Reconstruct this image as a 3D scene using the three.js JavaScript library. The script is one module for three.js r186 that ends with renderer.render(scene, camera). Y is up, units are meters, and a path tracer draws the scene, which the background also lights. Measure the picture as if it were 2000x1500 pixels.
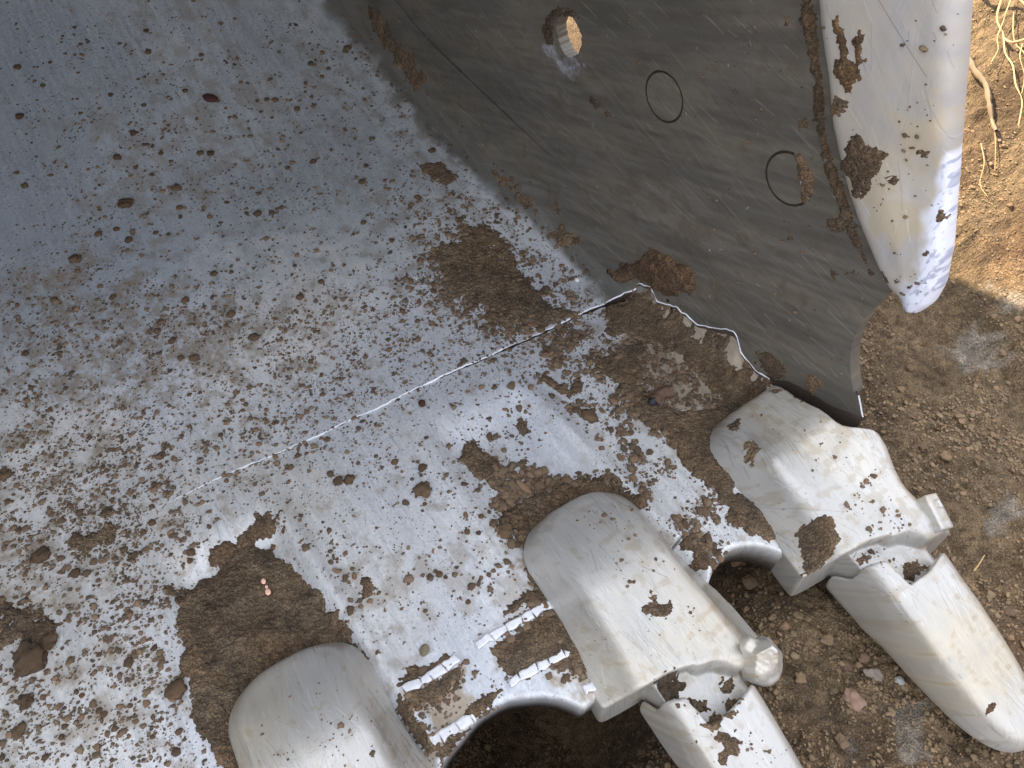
import * as THREE from 'three';
import { mergeGeometries, mergeVertices } from 'three/addons/utils/BufferGeometryUtils.js';

// ---------------------------------------------------------------- camera, sky, sun, exposure
const scene = new THREE.Scene();
const camera = new THREE.PerspectiveCamera(52, 4 / 3, 0.02, 80);
camera.position.set(-0.2861, 0.75, 0.5091);
camera.up.set(0.416, 0.614, -0.6707);
camera.lookAt(0, 0, 0);

const renderer = new THREE.WebGLRenderer({ antialias: true });
renderer.toneMapping = THREE.LinearToneMapping;
renderer.toneMappingExposure = 2.75;
renderer.shadowMap.enabled = true;

const SUN = new THREE.Vector3(-0.42, 0.72, -0.53).normalize();
const sun = new THREE.DirectionalLight(0xffedd0, 4.9);
sun.position.copy(SUN).multiplyScalar(6);
sun.castShadow = true;
sun.shadow.mapSize.set(2048, 2048);
Object.assign(sun.shadow.camera, { left: -2.5, right: 2.5, top: 2.5, bottom: -2.5, near: 0.5, far: 14 });
scene.add(sun); scene.add(sun.target);

// clear pale sky, whiter to the horizon, a few thin clouds
{
  const W = 512, H = 256, d = new Float32Array(W * H * 4);
  for (let j = 0; j < H; j++) for (let i = 0; i < W; i++) {
    const el = (j + 0.5) / H * Math.PI - Math.PI / 2, az = (i + 0.5) / W * Math.PI * 2 - Math.PI;
    const y = Math.sin(el), c = Math.cos(el), x = Math.cos(az) * c, z = Math.sin(az) * c;
    const h = Math.pow(1 - Math.max(0, y), 3), k = 4 * (j * W + i);
    let r = 0.74 + 0.30 * h, g = 0.79 + 0.25 * h, b = 0.92 + 0.17 * h;
    const m = Math.max(0, x * SUN.x + y * SUN.y + z * SUN.z), glow = 0.35 * Math.pow(m, 6);
    r += glow; g += glow * 0.95; b += glow * 0.85;
    if (y < 0) { r = 0.30; g = 0.24; b = 0.17; }
    d[k] = r; d[k + 1] = g; d[k + 2] = b; d[k + 3] = 1;
  }
  const t = new THREE.DataTexture(d, W, H, THREE.RGBAFormat, THREE.FloatType);
  t.mapping = THREE.EquirectangularReflectionMapping; t.magFilter = THREE.LinearFilter; t.needsUpdate = true;
  scene.background = t; scene.environment = t;
}

// ---------------------------------------------------------------- numbers and noise
const lerp = (a, b, t) => a + (b - a) * t, clamp = (t, a = 0, b = 1) => Math.min(b, Math.max(a, t));
const ss = (a, b, t) => { t = clamp((t - a) / (b - a)); return t * t * (3 - 2 * t); };
function rng(seed) { let s = seed >>> 0; return () => { s = (s + 0x6D2B79F5) | 0; let t = Math.imul(s ^ (s >>> 15), 1 | s); t = (t + Math.imul(t ^ (t >>> 7), 61 | t)) ^ t; return ((t ^ (t >>> 14)) >>> 0) / 4294967296; }; }
const hs = (x, y, z) => { let h = Math.imul(x, 374761393) + Math.imul(y, 668265263) + Math.imul(z, 1274126177) | 0; h = Math.imul(h ^ (h >>> 13), 1274126177); return ((h ^ (h >>> 16)) >>> 0) / 4294967296; };
function n2(x, y, s = 0) {
  const i = Math.floor(x), j = Math.floor(y); let u = x - i, v = y - j; u = u * u * (3 - 2 * u); v = v * v * (3 - 2 * v);
  const a = hs(i, j, s), b = hs(i + 1, j, s), c = hs(i, j + 1, s), d = hs(i + 1, j + 1, s);
  return (a + (b - a) * u + (c - a) * v + (a - b - c + d) * u * v) * 2 - 1;
}
function n3(x, y, z, s = 0) {
  const k = Math.floor(z); let w = z - k; w = w * w * (3 - 2 * w);
  const a = n2(x, y, s + k * 71), b = n2(x, y, s + (k + 1) * 71); return a + (b - a) * w;
}
function f2(x, y, o = 4, s = 0) { let a = 0.5, r = 0; for (let i = 0; i < o; i++) { r += a * n2(x, y, s + i * 17); x = x * 2.03 + 5.1; y = y * 2.03 + 1.7; a *= 0.5; } return r; }
function f3(x, y, z, o = 3, s = 0) { let a = 0.5, r = 0; for (let i = 0; i < o; i++) { r += a * n3(x, y, z, s + i * 17); x = x * 2.03 + 5.1; y = y * 2.03 + 1.7; z = z * 2.03 + 3.3; a *= 0.5; } return r; }
function worley(x, y, s = 0) {
  const i = Math.floor(x), j = Math.floor(y); let m = 9;
  for (let a = -1; a < 2; a++) for (let b = -1; b < 2; b++) { const dx = i + a + hs(i + a, j + b, s) - x, dy = j + b + hs(i + a, j + b, s + 7) - y, q = dx * dx + dy * dy; if (q < m) m = q; }
  return Math.sqrt(m);
}
function polyDist(P, x, y) {          // signed distance to a closed outline, positive inside
  let m = 1e9, ins = false;
  for (let i = 0, j = P.length - 1; i < P.length; j = i++) {
    const ax = P[j][0], ay = P[j][1], bx = P[i][0], by = P[i][1], ex = bx - ax, ey = by - ay, wx = x - ax, wy = y - ay;
    const t = clamp((wx * ex + wy * ey) / (ex * ex + ey * ey + 1e-12)), qx = wx - ex * t, qy = wy - ey * t; m = Math.min(m, qx * qx + qy * qy);
    if ((ay > y) !== (by > y) && x < (bx - ax) * (y - ay) / (by - ay) + ax) ins = !ins;
  }
  return ins ? Math.sqrt(m) : -Math.sqrt(m);
}
const table = (T, q) => { if (q <= T[0][0]) return T[0][1]; for (let i = 1; i < T.length; i++) if (q <= T[i][0]) return lerp(T[i - 1][1], T[i][1], (q - T[i - 1][0]) / (T[i][0] - T[i - 1][0])); return T[T.length - 1][1]; };

function curve(T, q) {                 // smooth interpolation through a table
  const n = T.length; if (q <= T[0][0]) return T[0][1]; if (q >= T[n - 1][0]) return T[n - 1][1];
  let i = 1; while (q > T[i][0]) i++;
  const m = k => k <= 0 || k >= n - 1 ? (T[Math.min(k + 1, n - 1)][1] - T[Math.max(k - 1, 0)][1]) / (T[Math.min(k + 1, n - 1)][0] - T[Math.max(k - 1, 0)][0]) : (T[k + 1][1] - T[k - 1][1]) / (T[k + 1][0] - T[k - 1][0]);
  const h = T[i][0] - T[i - 1][0], t = (q - T[i - 1][0]) / h, t2 = t * t, t3 = t2 * t;
  return (2 * t3 - 3 * t2 + 1) * T[i - 1][1] + (t3 - 2 * t2 + t) * h * m(i - 1) + (3 * t2 - 2 * t3) * T[i][1] + (t3 - t2) * h * m(i);
}

// ---------------------------------------------------------------- naming
const taken = {};
function numbered(n) { const k = taken[n] = (taken[n] ?? -1) + 1; return k ? n + '_' + String(k).padStart(3, '0') : n; }
function tag(o, label, category, group, kind) { Object.assign(o.userData, { label, category }); if (group) o.userData.group = group; if (kind) o.userData.kind = kind; return o; }
function mesh(name, g, m, parent) { const o = new THREE.Mesh(g, m); o.name = name; o.castShadow = o.receiveShadow = true; parent.add(o); return o; }
function top(name, g, m) { const o = mesh(numbered(name), g, m, scene); return o; }

// ---------------------------------------------------------------- textures: what the surfaces are made of
function canvasOf(w, h, fn) {          // fn(px, py) -> [r, g, b] 0..255 sRGB
  const c = document.createElement('canvas'); c.width = w; c.height = h; const x = c.getContext('2d'), im = x.createImageData(w, h), d = im.data;
  for (let j = 0, k = 0; j < h; j++) for (let i = 0; i < w; i++, k += 4) { const q = fn(i, j); d[k] = q[0]; d[k + 1] = q[1]; d[k + 2] = q[2]; d[k + 3] = 255; }
  x.putImageData(im, 0, 0); return [c, x];
}
function scratches(x, w, h, n, seed, angle, spread, len, colors, alpha, width = 1) {
  const R = rng(seed); x.lineCap = 'round';
  for (let i = 0; i < n; i++) {
    const a = angle + (R() + R() - 1) * spread, l = len * (0.2 + R() * R() * 1.6), px = R() * w, py = R() * h;
    x.globalAlpha = alpha * (0.25 + R() * 0.9); x.strokeStyle = colors[Math.floor(R() * colors.length)]; x.lineWidth = width * (0.5 + R());
    x.beginPath(); x.moveTo(px, py); x.quadraticCurveTo(px + Math.cos(a) * l * 0.5 + (R() - 0.5) * l * 0.05, py + Math.sin(a) * l * 0.5 + (R() - 0.5) * l * 0.05, px + Math.cos(a) * l, py + Math.sin(a) * l); x.stroke();
  }
  x.globalAlpha = 1;
}
function colorTex(c) { const t = new THREE.CanvasTexture(c); t.colorSpace = THREE.SRGBColorSpace; t.wrapS = t.wrapT = THREE.RepeatWrapping; return t; }
function dataTex(c) { const t = new THREE.CanvasTexture(c); t.wrapS = t.wrapT = THREE.RepeatWrapping; return t; }
const mix3 = (a, b, t) => [lerp(a[0], b[0], t), lerp(a[1], b[1], t), lerp(a[2], b[2], t)];

// tile of fine relief and gloss for rubbed steel: u across the grain, v along it
const [grainCanvas] = (() => {
  const S = 1024, r = canvasOf(S, S, (i, j) => { const v = 128 + 26 * f2(i / 3, j / 40, 3, 3) + 30 * f2(i / 90, j / 120, 4, 9) + 14 * n2(i / 1.7, j / 1.7, 5); return [v, v, v]; });
  scratches(r[1], S, S, 900, 5, Math.PI / 2, 0.5, 160, ['#fff', '#000', '#444'], 0.35, 1.2);
  return r;
})();
const grain = dataTex(grainCanvas);
const glossCanvas = canvasOf(1024, 1024, (i, j) => { const v = 168 + 62 * f2(i / 120, j / 170, 5, 21) + 26 * f2(i / 5, j / 50, 3, 23); return [v, v, v]; })[0];
const gloss = dataTex(glossCanvas);

// floor and lip: one rubbed grey plate with thin mud film in soft blotches; the corner towards the side plate is browner
const FV0 = -1.26, FVW = 1.7, FLW = 1.4, LZ0 = -0.07, LZW = 0.5;
const tarnishShade = [[[-1.4, -1.8], [0.3, -1.8]].concat([[.1564,-.5315],[.1635,-.3300],[.0086,-.2009],[-.1949,-.2344],[-.3184,-.3180],[-.4391,-.2965],[-.5785,-.3236]])];  // bluish tarnish spread over the whole back, painting interior shade into the colour
const dustFilm = [[[-.5175,-.4945],[-.3197,-.3735],[-.1991,-.2913],[-.0871,-.2511],[.0411,-.2032],[.0246,-.0922],[-.0948,-.0870],[-.2302,-.1499],[-.3945,-.1459],[-.5788,-.2194]], [[-.5897,-.1701],[-.4572,-.1291],[-.4124,-.0418],[-.4455,.0397],[-.5072,.0862],[-.6202,.0399]]];
const mudFilm = [[[.1750,-.0511],[.2112,-.0366]].concat([[0.34, -0.05], [0.36, 0.18]], [[.2413,.1768],[.2171,.1823],[.1700,.1758],[.1335,.1275],[.1250,.0683]]), [[-.1076,.2005],[-.0806,.2170],[-.0893,.3620],[-.1121,.3616],[-.1394,.3262]], [[-.2755,.2518],[-.2143,.2641],[-.2035,.3035],[-.2588,.3363],[-.2762,.3209]]];
function plateTone(x, y) {             // x across, y back from the lip
  const a = f2(x * 7, y * 5, 5, 31), b = f2(x * 3 + 9, y * 2.2, 4, 41), g = f2(x * 190, y * 24, 3, 51), s = f2(x * 60, y * 60, 4, 61);
  let c = [200 + 22 * a + 18 * g, 199 + 22 * a + 18 * g, 195 + 22 * a + 18 * g];
  c = mix3(c, [178, 184, 194], ss(-0.15, 0.35, b) * 0.6);
  c = mix3(c, [180, 172, 157], ss(0.0, 0.5, -b + 0.5 * s) * 0.45);
  let shadeDist = -1; for (const P of tarnishShade) shadeDist = Math.max(shadeDist, polyDist(P, x, -y)); c = mix3(c, [131 + 16 * g + 14 * a, 140 + 16 * g + 14 * a, 148 + 16 * g + 12 * a], ss(-0.16, 0.16, shadeDist + 0.22 * a + 0.14 * s + 0.08 * g) * 0.62);
  const fine = n2(x * 1300, y * 1300, 66) * 9 + n2(x * 600, y * 380, 67) * 8; c = [c[0] + fine, c[1] + fine, c[2] + fine];
  for (const P of dustFilm) c = mix3(c, [138, 124, 106], ss(-0.02, 0.12, polyDist(P, x, -y) + 0.10 * a + 0.16 * s + 0.05 * g) * ss(-0.35, 0.35, f2(x * 230, y * 230, 2, 69)) * 0.65);
  for (const P of mudFilm) if (Math.abs(x - P[0][0]) < 0.35 && Math.abs(y + P[0][1]) < 0.35) c = mix3(c, [150, 133, 110], ss(-0.004, 0.012, polyDist(P, x, -y) + 0.03 * s + 0.01 * g) * 0.8);
  c = mix3(c, [128, 114, 98], ss(0.05, 0.5, s + 0.5 * a) * 0.3);
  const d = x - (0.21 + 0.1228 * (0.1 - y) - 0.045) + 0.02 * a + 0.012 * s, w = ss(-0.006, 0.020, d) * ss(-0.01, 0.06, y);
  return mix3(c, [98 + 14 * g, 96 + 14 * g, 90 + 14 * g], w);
}
function specks(x, w, h, n, seed, sx, sy, alpha) {   // fines too small to build: dark brown dots in loose drifts
  const R = rng(seed); x.fillStyle = '#4a3c2e';
  for (let i = 0; i < n; i++) { const a = R() * w, b = R() * h; if (f2(a * sx, b * sy, 3, seed) + 0.5 * f2(a * sx * 5, b * sy * 5, 2, seed + 1) < R() * 0.7 - 0.3) continue; x.globalAlpha = alpha * (0.3 + 0.7 * R()); const r = 0.5 + R() * R() * 1.0; x.beginPath(); x.ellipse(a, b, r * 1.3, r, R() * 3, 0, 6.3); x.fill(); }
  x.globalAlpha = 1;
}
const floorTex = (() => {
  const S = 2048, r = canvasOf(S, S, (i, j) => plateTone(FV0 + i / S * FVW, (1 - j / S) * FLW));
  specks(r[1], S, S, 70000, 71, 0.008, 0.008, 0.6);
  scratches(r[1], S, S, 7000, 7, Math.PI / 2, 0.35, 46, ['#f2f4f8', '#d8d8d8', '#5a5a5e', '#4a4846'], 0.25, 0.8);
  scratches(r[1], S, S, 500, 8, Math.PI / 2, 1.2, 60, ['#f4f6fa', '#3c3c3e'], 0.25, 0.9);
  return colorTex(r[0]);
})();
const lipTex = (() => {
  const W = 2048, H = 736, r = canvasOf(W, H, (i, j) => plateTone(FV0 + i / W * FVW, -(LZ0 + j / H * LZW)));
  specks(r[1], W, H, 22000, 72, 0.008, 0.008, 0.6);
  scratches(r[1], W, H, 5200, 17, Math.PI / 2, 0.35, 50, ['#ffffff', '#e6e8ee', '#6c6e76', '#5c5a58'], 0.28, 0.8);
  scratches(r[1], W, H, 500, 18, Math.PI / 2, 1.3, 50, ['#ffffff', '#555'], 0.28, 0.8);
  return colorTex(r[0]);
})();
// side plate: brown-grey film over steel, combed along the digging direction
const WU0 = -1.05, WUW = 1.5, WYH = 1.1;
const bareSpot = [[-.1399,.2583],[-.1279,.2721],[-.1176,.2677],[-.1098,.2597],[-.0951,.2586],[-.0763,.2731],[-.0687,.2665],[-.0765,.2517],[-.0987,.2390],[-.1176,.2422],[-.1340,.2493]];
const wallTex = (() => {
  const W = 2048, H = 1500, r = canvasOf(W, H, (i, j) => {
    const u = i / W * WUW, y = (1 - j / H) * WYH, q = u + y * 0.35, p = y - u * 0.28;
    const a = f2(u * 6, y * 7, 5, 231), b = 0.75 * f2(q * 9, p * 40, 4, 241), g = f2(q * 22, p * 190, 3, 251), s = f2(u * 70, y * 70, 3, 261);
    let c = [98 + 12 * a + 18 * g, 94 + 12 * a + 18 * g, 86 + 12 * a + 18 * g];
    c = mix3(c, [76, 74, 69], ss(-0.1, 0.4, b) * 0.45);
    c = mix3(c, [116, 108, 91], ss(-0.05, 0.45, -b + 0.3 * s) * 0.45);
    c = mix3(c, [78, 68, 54], ss(0.15, 0.55, s + 0.3 * a) * 0.3);
    const wu = u + WU0; if (wu > -0.2 && wu < 0.0 && y > 0.2 && y < 0.34) { const q = polyDist(bareSpot, wu, y) + 0.016 * f2(u * 120, y * 120, 3, 281); c = mix3(c, [168, 172, 186], ss(-0.004, 0.008, q) * (0.55 + 0.6 * f2(u * 260, y * 260, 2, 283))); }
    return c;
  });
  const ang = Math.atan(0.28);
  scratches(r[1], W, H, 9000, 27, ang, 0.3, 60, ['#b9b4a8', '#d0ccc2', '#3a3836', '#2c2a28', '#2c2a28'], 0.3, 0.8);
  scratches(r[1], W, H, 160, 28, ang, 0.5, 170, ['#e4e0d6', '#c8c0ac'], 0.4, 0.9);
  scratches(r[1], W, H, 420, 29, 0, 3, 4, ['#fff2d8', '#ffffff'], 0.5, 1.4);
  return colorTex(r[0]);
})();
// cast parts: pale rubbed steel with tan film, tile of half a metre
const CT = 0.5;
const castTex = (() => {
  const S = 1024, r = canvasOf(S, S, (i, j) => {
    const x = i / S * CT, y = j / S * CT, a = f2(x * 14, y * 10, 5, 331), b = f2(x * 9 + 3, y * 7, 4, 341), g = f2(x * 240, y * 30, 3, 351), s = f2(x * 110, y * 110, 3, 361);
    let c = [180 + 18 * a + 8 * g, 175 + 18 * a + 8 * g, 163 + 18 * a + 8 * g];
    c = mix3(c, [176, 176, 176], ss(-0.05, 0.4, b) * 0.5);
    c = mix3(c, [196, 184, 160], ss(-0.1, 0.4, -b + 0.3 * s) * 0.6);
    c = mix3(c, [150, 134, 110], ss(0.1, 0.5, s + 0.3 * a) * 0.35);
    return c;
  });
  specks(r[1], S, S, 5000, 73, 0.01, 0.01, 0.5);
  scratches(r[1], S, S, 3200, 37, Math.PI / 2, 0.45, 46, ['#ffffff', '#f2f4fa', '#6a6c74', '#5a564e', '#4c5060'], 0.28, 0.8);
  for (let k = 0; k < 26; k++) { const R = rng(700 + k), X = r[1], px = R() * S, py = R() * S; for (let q = 0; q < 26; q++) { X.globalAlpha = 0.10 + 0.14 * R(); X.strokeStyle = R() < 0.6 ? '#5c6478' : '#4a4740'; X.lineWidth = 0.7 + R(); const a = px + (R() - 0.5) * 70, b = py + (R() - 0.5) * 90, l = 20 + 50 * R(); X.beginPath(); X.moveTo(a, b); X.lineTo(a + l * 0.15, b + l); X.stroke(); } X.globalAlpha = 1; }
  scratches(r[1], S, S, 160, 38, Math.PI / 2, 1.0, 110, ['#3c3e46', '#6c6e78'], 0.35, 0.9);
  const t = colorTex(r[0]); t.wrapS = t.wrapT = THREE.MirroredRepeatWrapping; return t;
})();

const soilBump = (() => { const S = 512, T = 0.16; return dataTex(canvasOf(S, S, (i, j) => { const w = 1 - Math.min(1, worley(i / 9, j / 9, 3)), u = 1 - Math.min(1, worley(i / 4, j / 4, 8)), v = 30 + 130 * w + 80 * u + 30 * n2(i / 40, j / 40, 4); return [v, v, v]; })[0]); })();
const soilMap = (() => { const S = 512; return colorTex(canvasOf(S, S, (i, j) => { const w = hs(Math.floor(i / 3 + n2(i / 6, j / 6, 2)), Math.floor(j / 3 + n2(i / 6, j / 6, 5)), 9), v = 200 + 46 * f2(i / 22, j / 22, 4, 3) + 100 * (w - 0.5) + (w > 0.985 ? 30 : 0); return [v, v * 0.985, v * 0.96]; })[0]); })();
// shroud: grey-tan rubbed casting, its lower front edge polished bare in a ragged band
const HU0 = 0.0, HUW = 0.46, HY0 = 0.16, HYH = 0.62;
const shroudTex = (() => {
  const W = 1024, H = 1380, bare = [[.3440,.3792],[.3478,.3859],[.3656,.3824],[.4208,.2682],[.3862,.2258],[.3603,.2307],[.3670,.2522],[.3694,.2755],[.3641,.3006],[.3591,.3244],[.3552,.3451],[.3494,.3636]], tan = [[[.2980,.3987],[.3222,.4045],[.3291,.4266],[.3402,.4116],[.3465,.3798],[.3340,.3680],[.3119,.3790]], [[.2792,.3363],[.3029,.3646],[.3350,.3339],[.3603,.3399],[.3623,.3149],[.3454,.2862],[.3145,.2990]]];
  const r = canvasOf(W, H, (i, j) => {
    const u = HU0 + i / W * HUW, y = HY0 + (1 - j / H) * HYH, a = f2(u * 12, y * 9, 5, 531), b = f2(u * 8 + 3, y * 5, 4, 541), g = f2((u + y) * 120, (u - y) * 30, 3, 551), s = f2(u * 90, y * 90, 4, 561);
    let c = [170 + 20 * a + 9 * g, 168 + 20 * a + 9 * g, 165 + 20 * a + 9 * g];
    c = mix3(c, [172, 177, 190], ss(-0.05, 0.35, b) * 0.5); c = mix3(c, [186, 175, 153], ss(-0.05, 0.4, -b + 0.3 * s) * 0.5);
    for (const P of tan) c = mix3(c, [178, 166, 142], ss(-0.006, 0.012, polyDist(P, u, y) + 0.02 * s) * 0.7);
    const q = polyDist(bare, u, y) + 0.018 * f2(u * 45, y * 30, 3, 571); c = mix3(c, [214, 220, 234], ss(-0.002, 0.008, q)); if (q > 0) c = mix3(c, [112, 122, 148], ss(0.05, 0.4, f2(u * 380, y * 160, 4, 575)) * 0.5 * ss(0, 0.01, q));
    return c;
  });
  scratches(r[1], W, H, 900, 57, 0.75, 0.5, 60, ['#ffffff', '#f2f4fa', '#5a5c64', '#6a665e'], 0.32, 1);
  scratches(r[1], W, H, 60, 58, 0.8, 0.4, 170, ['#ffffff', '#3c3e46'], 0.4, 1.1);
  return colorTex(r[0]);
})();
function rep(t, u, v) { const c = t.clone(); c.repeat.set(u, v); c.needsUpdate = true; return c; }
const steel = (map, k, o = {}) => new THREE.MeshPhysicalMaterial({ map, metalness: 0.45, roughness: 0.62, roughnessMap: rep(gloss, k[0], k[1]), bumpMap: rep(grain, k[0], k[1]), bumpScale: 0.0006, side: THREE.DoubleSide, ...o });
const M = {
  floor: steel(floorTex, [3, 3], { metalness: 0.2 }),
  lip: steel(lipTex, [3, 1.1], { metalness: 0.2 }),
  wall: steel(wallTex, [3, 2.2], { metalness: 0.25, roughness: 0.75 }),
  shroud: steel(shroudTex, [1, 1.3], { metalness: 0.2, roughness: 0.66 }),
  cast: steel(castTex, [1, 1], { metalness: 0.35, roughness: 0.55 }),
  back: new THREE.MeshPhysicalMaterial({ color: 0x5a5148, metalness: 0.1, roughness: 0.9, bumpMap: rep(grain, 3, 3), bumpScale: 0.001, side: THREE.DoubleSide }),  // unseen back and top: dark coat added to cut bounced light inside
  raw: new THREE.MeshPhysicalMaterial({ color: 0xeef1f6, metalness: 0.3, roughness: 0.42, bumpMap: rep(grain, 8, 8), bumpScale: 0.0012, side: THREE.DoubleSide }),
  bead: new THREE.MeshPhysicalMaterial({ color: 0xeeeef0, metalness: 0.3, roughness: 0.5, bumpMap: rep(grain, 8, 8), bumpScale: 0.0008 }),
  outer: new THREE.MeshPhysicalMaterial({ color: 0x4a3f36, metalness: 0.2, roughness: 0.8, side: THREE.DoubleSide }),  // dark brown that stands in for the shade inside the crack
  soil: new THREE.MeshStandardMaterial({ color: 0xffffff, vertexColors: true, roughness: 1, map: soilMap, bumpMap: soilBump, bumpScale: 0.003, side: THREE.DoubleSide }),
  ground: new THREE.MeshStandardMaterial({ color: 0xffffff, vertexColors: true, roughness: 1, map: soilMap, bumpMap: soilBump, bumpScale: 0.003 }),
};

// ---------------------------------------------------------------- the bucket's lines (metres; x across, y up, z towards the teeth)
const A7 = 7 * Math.PI / 180, TAN = Math.tan(A7), RF = 0.045;
const EU = new THREE.Vector3(Math.sin(A7), 0, Math.cos(A7)), NW = new THREE.Vector3(-Math.cos(A7), 0, Math.sin(A7)), P0 = new THREE.Vector3(0.21, 0, -0.1);
const xw = z => 0.21 + TAN * (z + 0.1), MID = -0.5125, xl = z => 2 * MID - xw(z);
const uOf = z => (z + 0.1) / Math.cos(A7);
const prof = new THREE.CatmullRomCurve3([[0.02, 0], [-0.05, 0], [-0.12, 0], [-0.17, 0.004], [-0.25, 0.017], [-0.37, 0.036], [-0.526, 0.063], [-0.615, 0.092], [-0.718, 0.138], [-0.84, 0.23], [-0.91, 0.36], [-0.92, 0.52], [-0.86, 0.67], [-0.72, 0.765], [-0.48, 0.81], [-0.2, 0.828], [-0.05, 0.833], [0.05, 0.836]].map(p => new THREE.Vector3(0, p[1], p[0])), false, 'centripetal');
const stations = (() => {
  const P = prof.getSpacedPoints(290), out = []; let L = 0;
  for (let i = 0; i < P.length; i++) {
    const a = P[Math.max(0, i - 1)], b = P[Math.min(P.length - 1, i + 1)], t = b.clone().sub(a).normalize(); if (i) L += P[i].distanceTo(P[i - 1]);
    out.push({ z: P[i].z, y: P[i].y, nz: t.y, ny: -t.z, L });
  }
  const s0 = out.find(s => s.z < -0.075), k = out.indexOf(s0); return out.slice(k).map(s => ({ ...s, L: s.L - 0.02 }));
})();
const FRONT = { z: 0, y: 0, nz: 0, ny: 1, L: 0 };
function place(st, v, dy = 0) {        // point on the swept section: flat, corner fillet, then up the side plate
  const d = v - (xw(st.z) - RF); let off = dy, x = v;
  if (d > 0) { const th = Math.min(d / RF, Math.PI / 2); off = dy * Math.cos(th) + RF * (1 - Math.cos(th)) + Math.max(0, d - RF * Math.PI / 2); const z = st.z + off * st.nz; x = xw(z) - RF + RF * Math.sin(th) - dy * Math.sin(th); }
  return new THREE.Vector3(x, st.y + off * st.ny, st.z + off * st.nz);
}
const dents = (x, z) => 0.0012 * f2(x * 9, z * 7, 3, 77) + 0.0022 * f2(x * 2.5, z * 2.5, 2, 78);

// the crack: across the plate, then forward along the corner
const crackBack = [[-.4306,-.0566],[-.3938,-.0577],[-.3498,-.0597],[-.2970,-.0571],[-.2425,-.0538],[-.1779,-.0547],[-.1383,-.0540],[-.0966,-.0553],[-.0292,-.0558],[.0313,-.0524],[.0884,-.0523],[.1475,-.0523],[.1863,-.0500],[.2021,-.0449],[.2119,-.0378]];
const crackSide = [[-.0385,.0487],[-.0193,.0555],[-.0014,.0462],[.0115,.0497],[.0250,.0571],[.0475,.0558],[.0629,.0543],[.0878,.0701],[.1097,.0847],[.1171,.0805],[.1279,.0632],[.1536,.0557],[.1742,.0569],[.1954,.0704],[.2220,.0761],[.2480,.0803],[.2647,.0891],[.2867,.0987]].sort((a, b) => a[0] - b[0]);
const Z1 = crackSide[0][0], zc = x => table(crackBack, x) + 0.0011 * n2(x * 90, 3, 5) * ss(-0.45, -0.2, x) + 0.0006 * n2(x * 400, 3, 6) * ss(-0.45, -0.3, x);
const XC = crackBack[crackBack.length - 1][0];
const gapB = x => x < -0.43 || x > XC + 0.001 ? 0 : 0.0006 + 0.0022 * ss(-0.25, 0.2, x) + 0.0004 * n2(x * 130, 1, 8) * ss(-0.4, -0.2, x);
const dropB = x => 0.0016 * ss(-0.45, -0.30, x) + 0.0014 * ss(-0.2, 0.15, x);
const dSide = z => table(crackSide, z) + 0.0012 * n2(z * 140, 9, 3);
const gapS = z => 0.0048 + 0.008 * ss(0.165, 0.2, z) - 0.006 * ss(0.25, 0.285, z);
const ADX = [-0.355, -0.04, 0.204];
function lipShape(x, z) {              // raised and hollowed casting round the tooth adapters
  let h = dents(x, z);
  for (let k = 0; k < 2; k++) {
    const a = x - ADX[k], le = -0.072, re = 0.045 + 0.12 * clamp(z, 0, 0.3);
    const inside = ss(le - 0.016, le + 0.016, a) * (1 - ss(re - 0.018, re + 0.006, a)) * ss(-0.005, 0.055, z + 0.3 * a * a);
    h -= (k ? 0.010 : 0.014) * inside;
    h += 0.007 * Math.exp(-Math.pow((a - re - 0.004) / 0.014, 2)) * ss(-0.05, 0.07, z) + 0.003 * Math.exp(-Math.pow((a - le) / 0.02, 2)) * ss(0.0, 0.1, z);
  }
  return h;
}
const zf = x => {                      // front edge with its scallops between the teeth
  const s = [[-0.51, 6, 0.308], [-0.2, 6.4, 0.308], [0.083, 12, 0.299]]; let m = 0.350;
  for (const [c, k, z] of s) m = Math.min(m, z + k * (x - c) * (x - c));
  return m + 0.0012 * n2(x * 60, 4, 2);
};

function gridGeo(nu, nv, fn) {         // fn(i, j) -> { p, uv }
  const pos = new Float32Array((nu + 1) * (nv + 1) * 3), uv = new Float32Array((nu + 1) * (nv + 1) * 2), ix = [];
  for (let j = 0, k = 0; j <= nv; j++) for (let i = 0; i <= nu; i++, k++) { const q = fn(i, j); pos.set([q.p.x, q.p.y, q.p.z], k * 3); uv.set(q.uv, k * 2); }
  for (let j = 0; j < nv; j++) for (let i = 0; i < nu; i++) { const a = j * (nu + 1) + i, b = a + 1, c = a + nu + 1, d = c + 1; ix.push(a, b, d, a, d, c); }
  const g = new THREE.BufferGeometry(); g.setAttribute('position', new THREE.BufferAttribute(pos, 3)); g.setAttribute('uv', new THREE.BufferAttribute(uv, 2)); g.setIndex(ix); g.computeVertexNormals(); return g;
}
const uvFloor = (v, L) => [(v - FV0) / FVW, L / FLW], uvLip = (v, z) => [(v - FV0) / FVW, 1 - (z - LZ0) / LZW], uvWall = (u, y) => [(u - WU0) / WUW, y / WYH];

// ---------------------------------------------------------------- the bucket
const bucket = new THREE.Group(); bucket.name = 'excavator_bucket'; scene.add(bucket);
tag(bucket, 'worn steel digging bucket with a cracked lip and bolted teeth, resting on soil', 'bucket');

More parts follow.
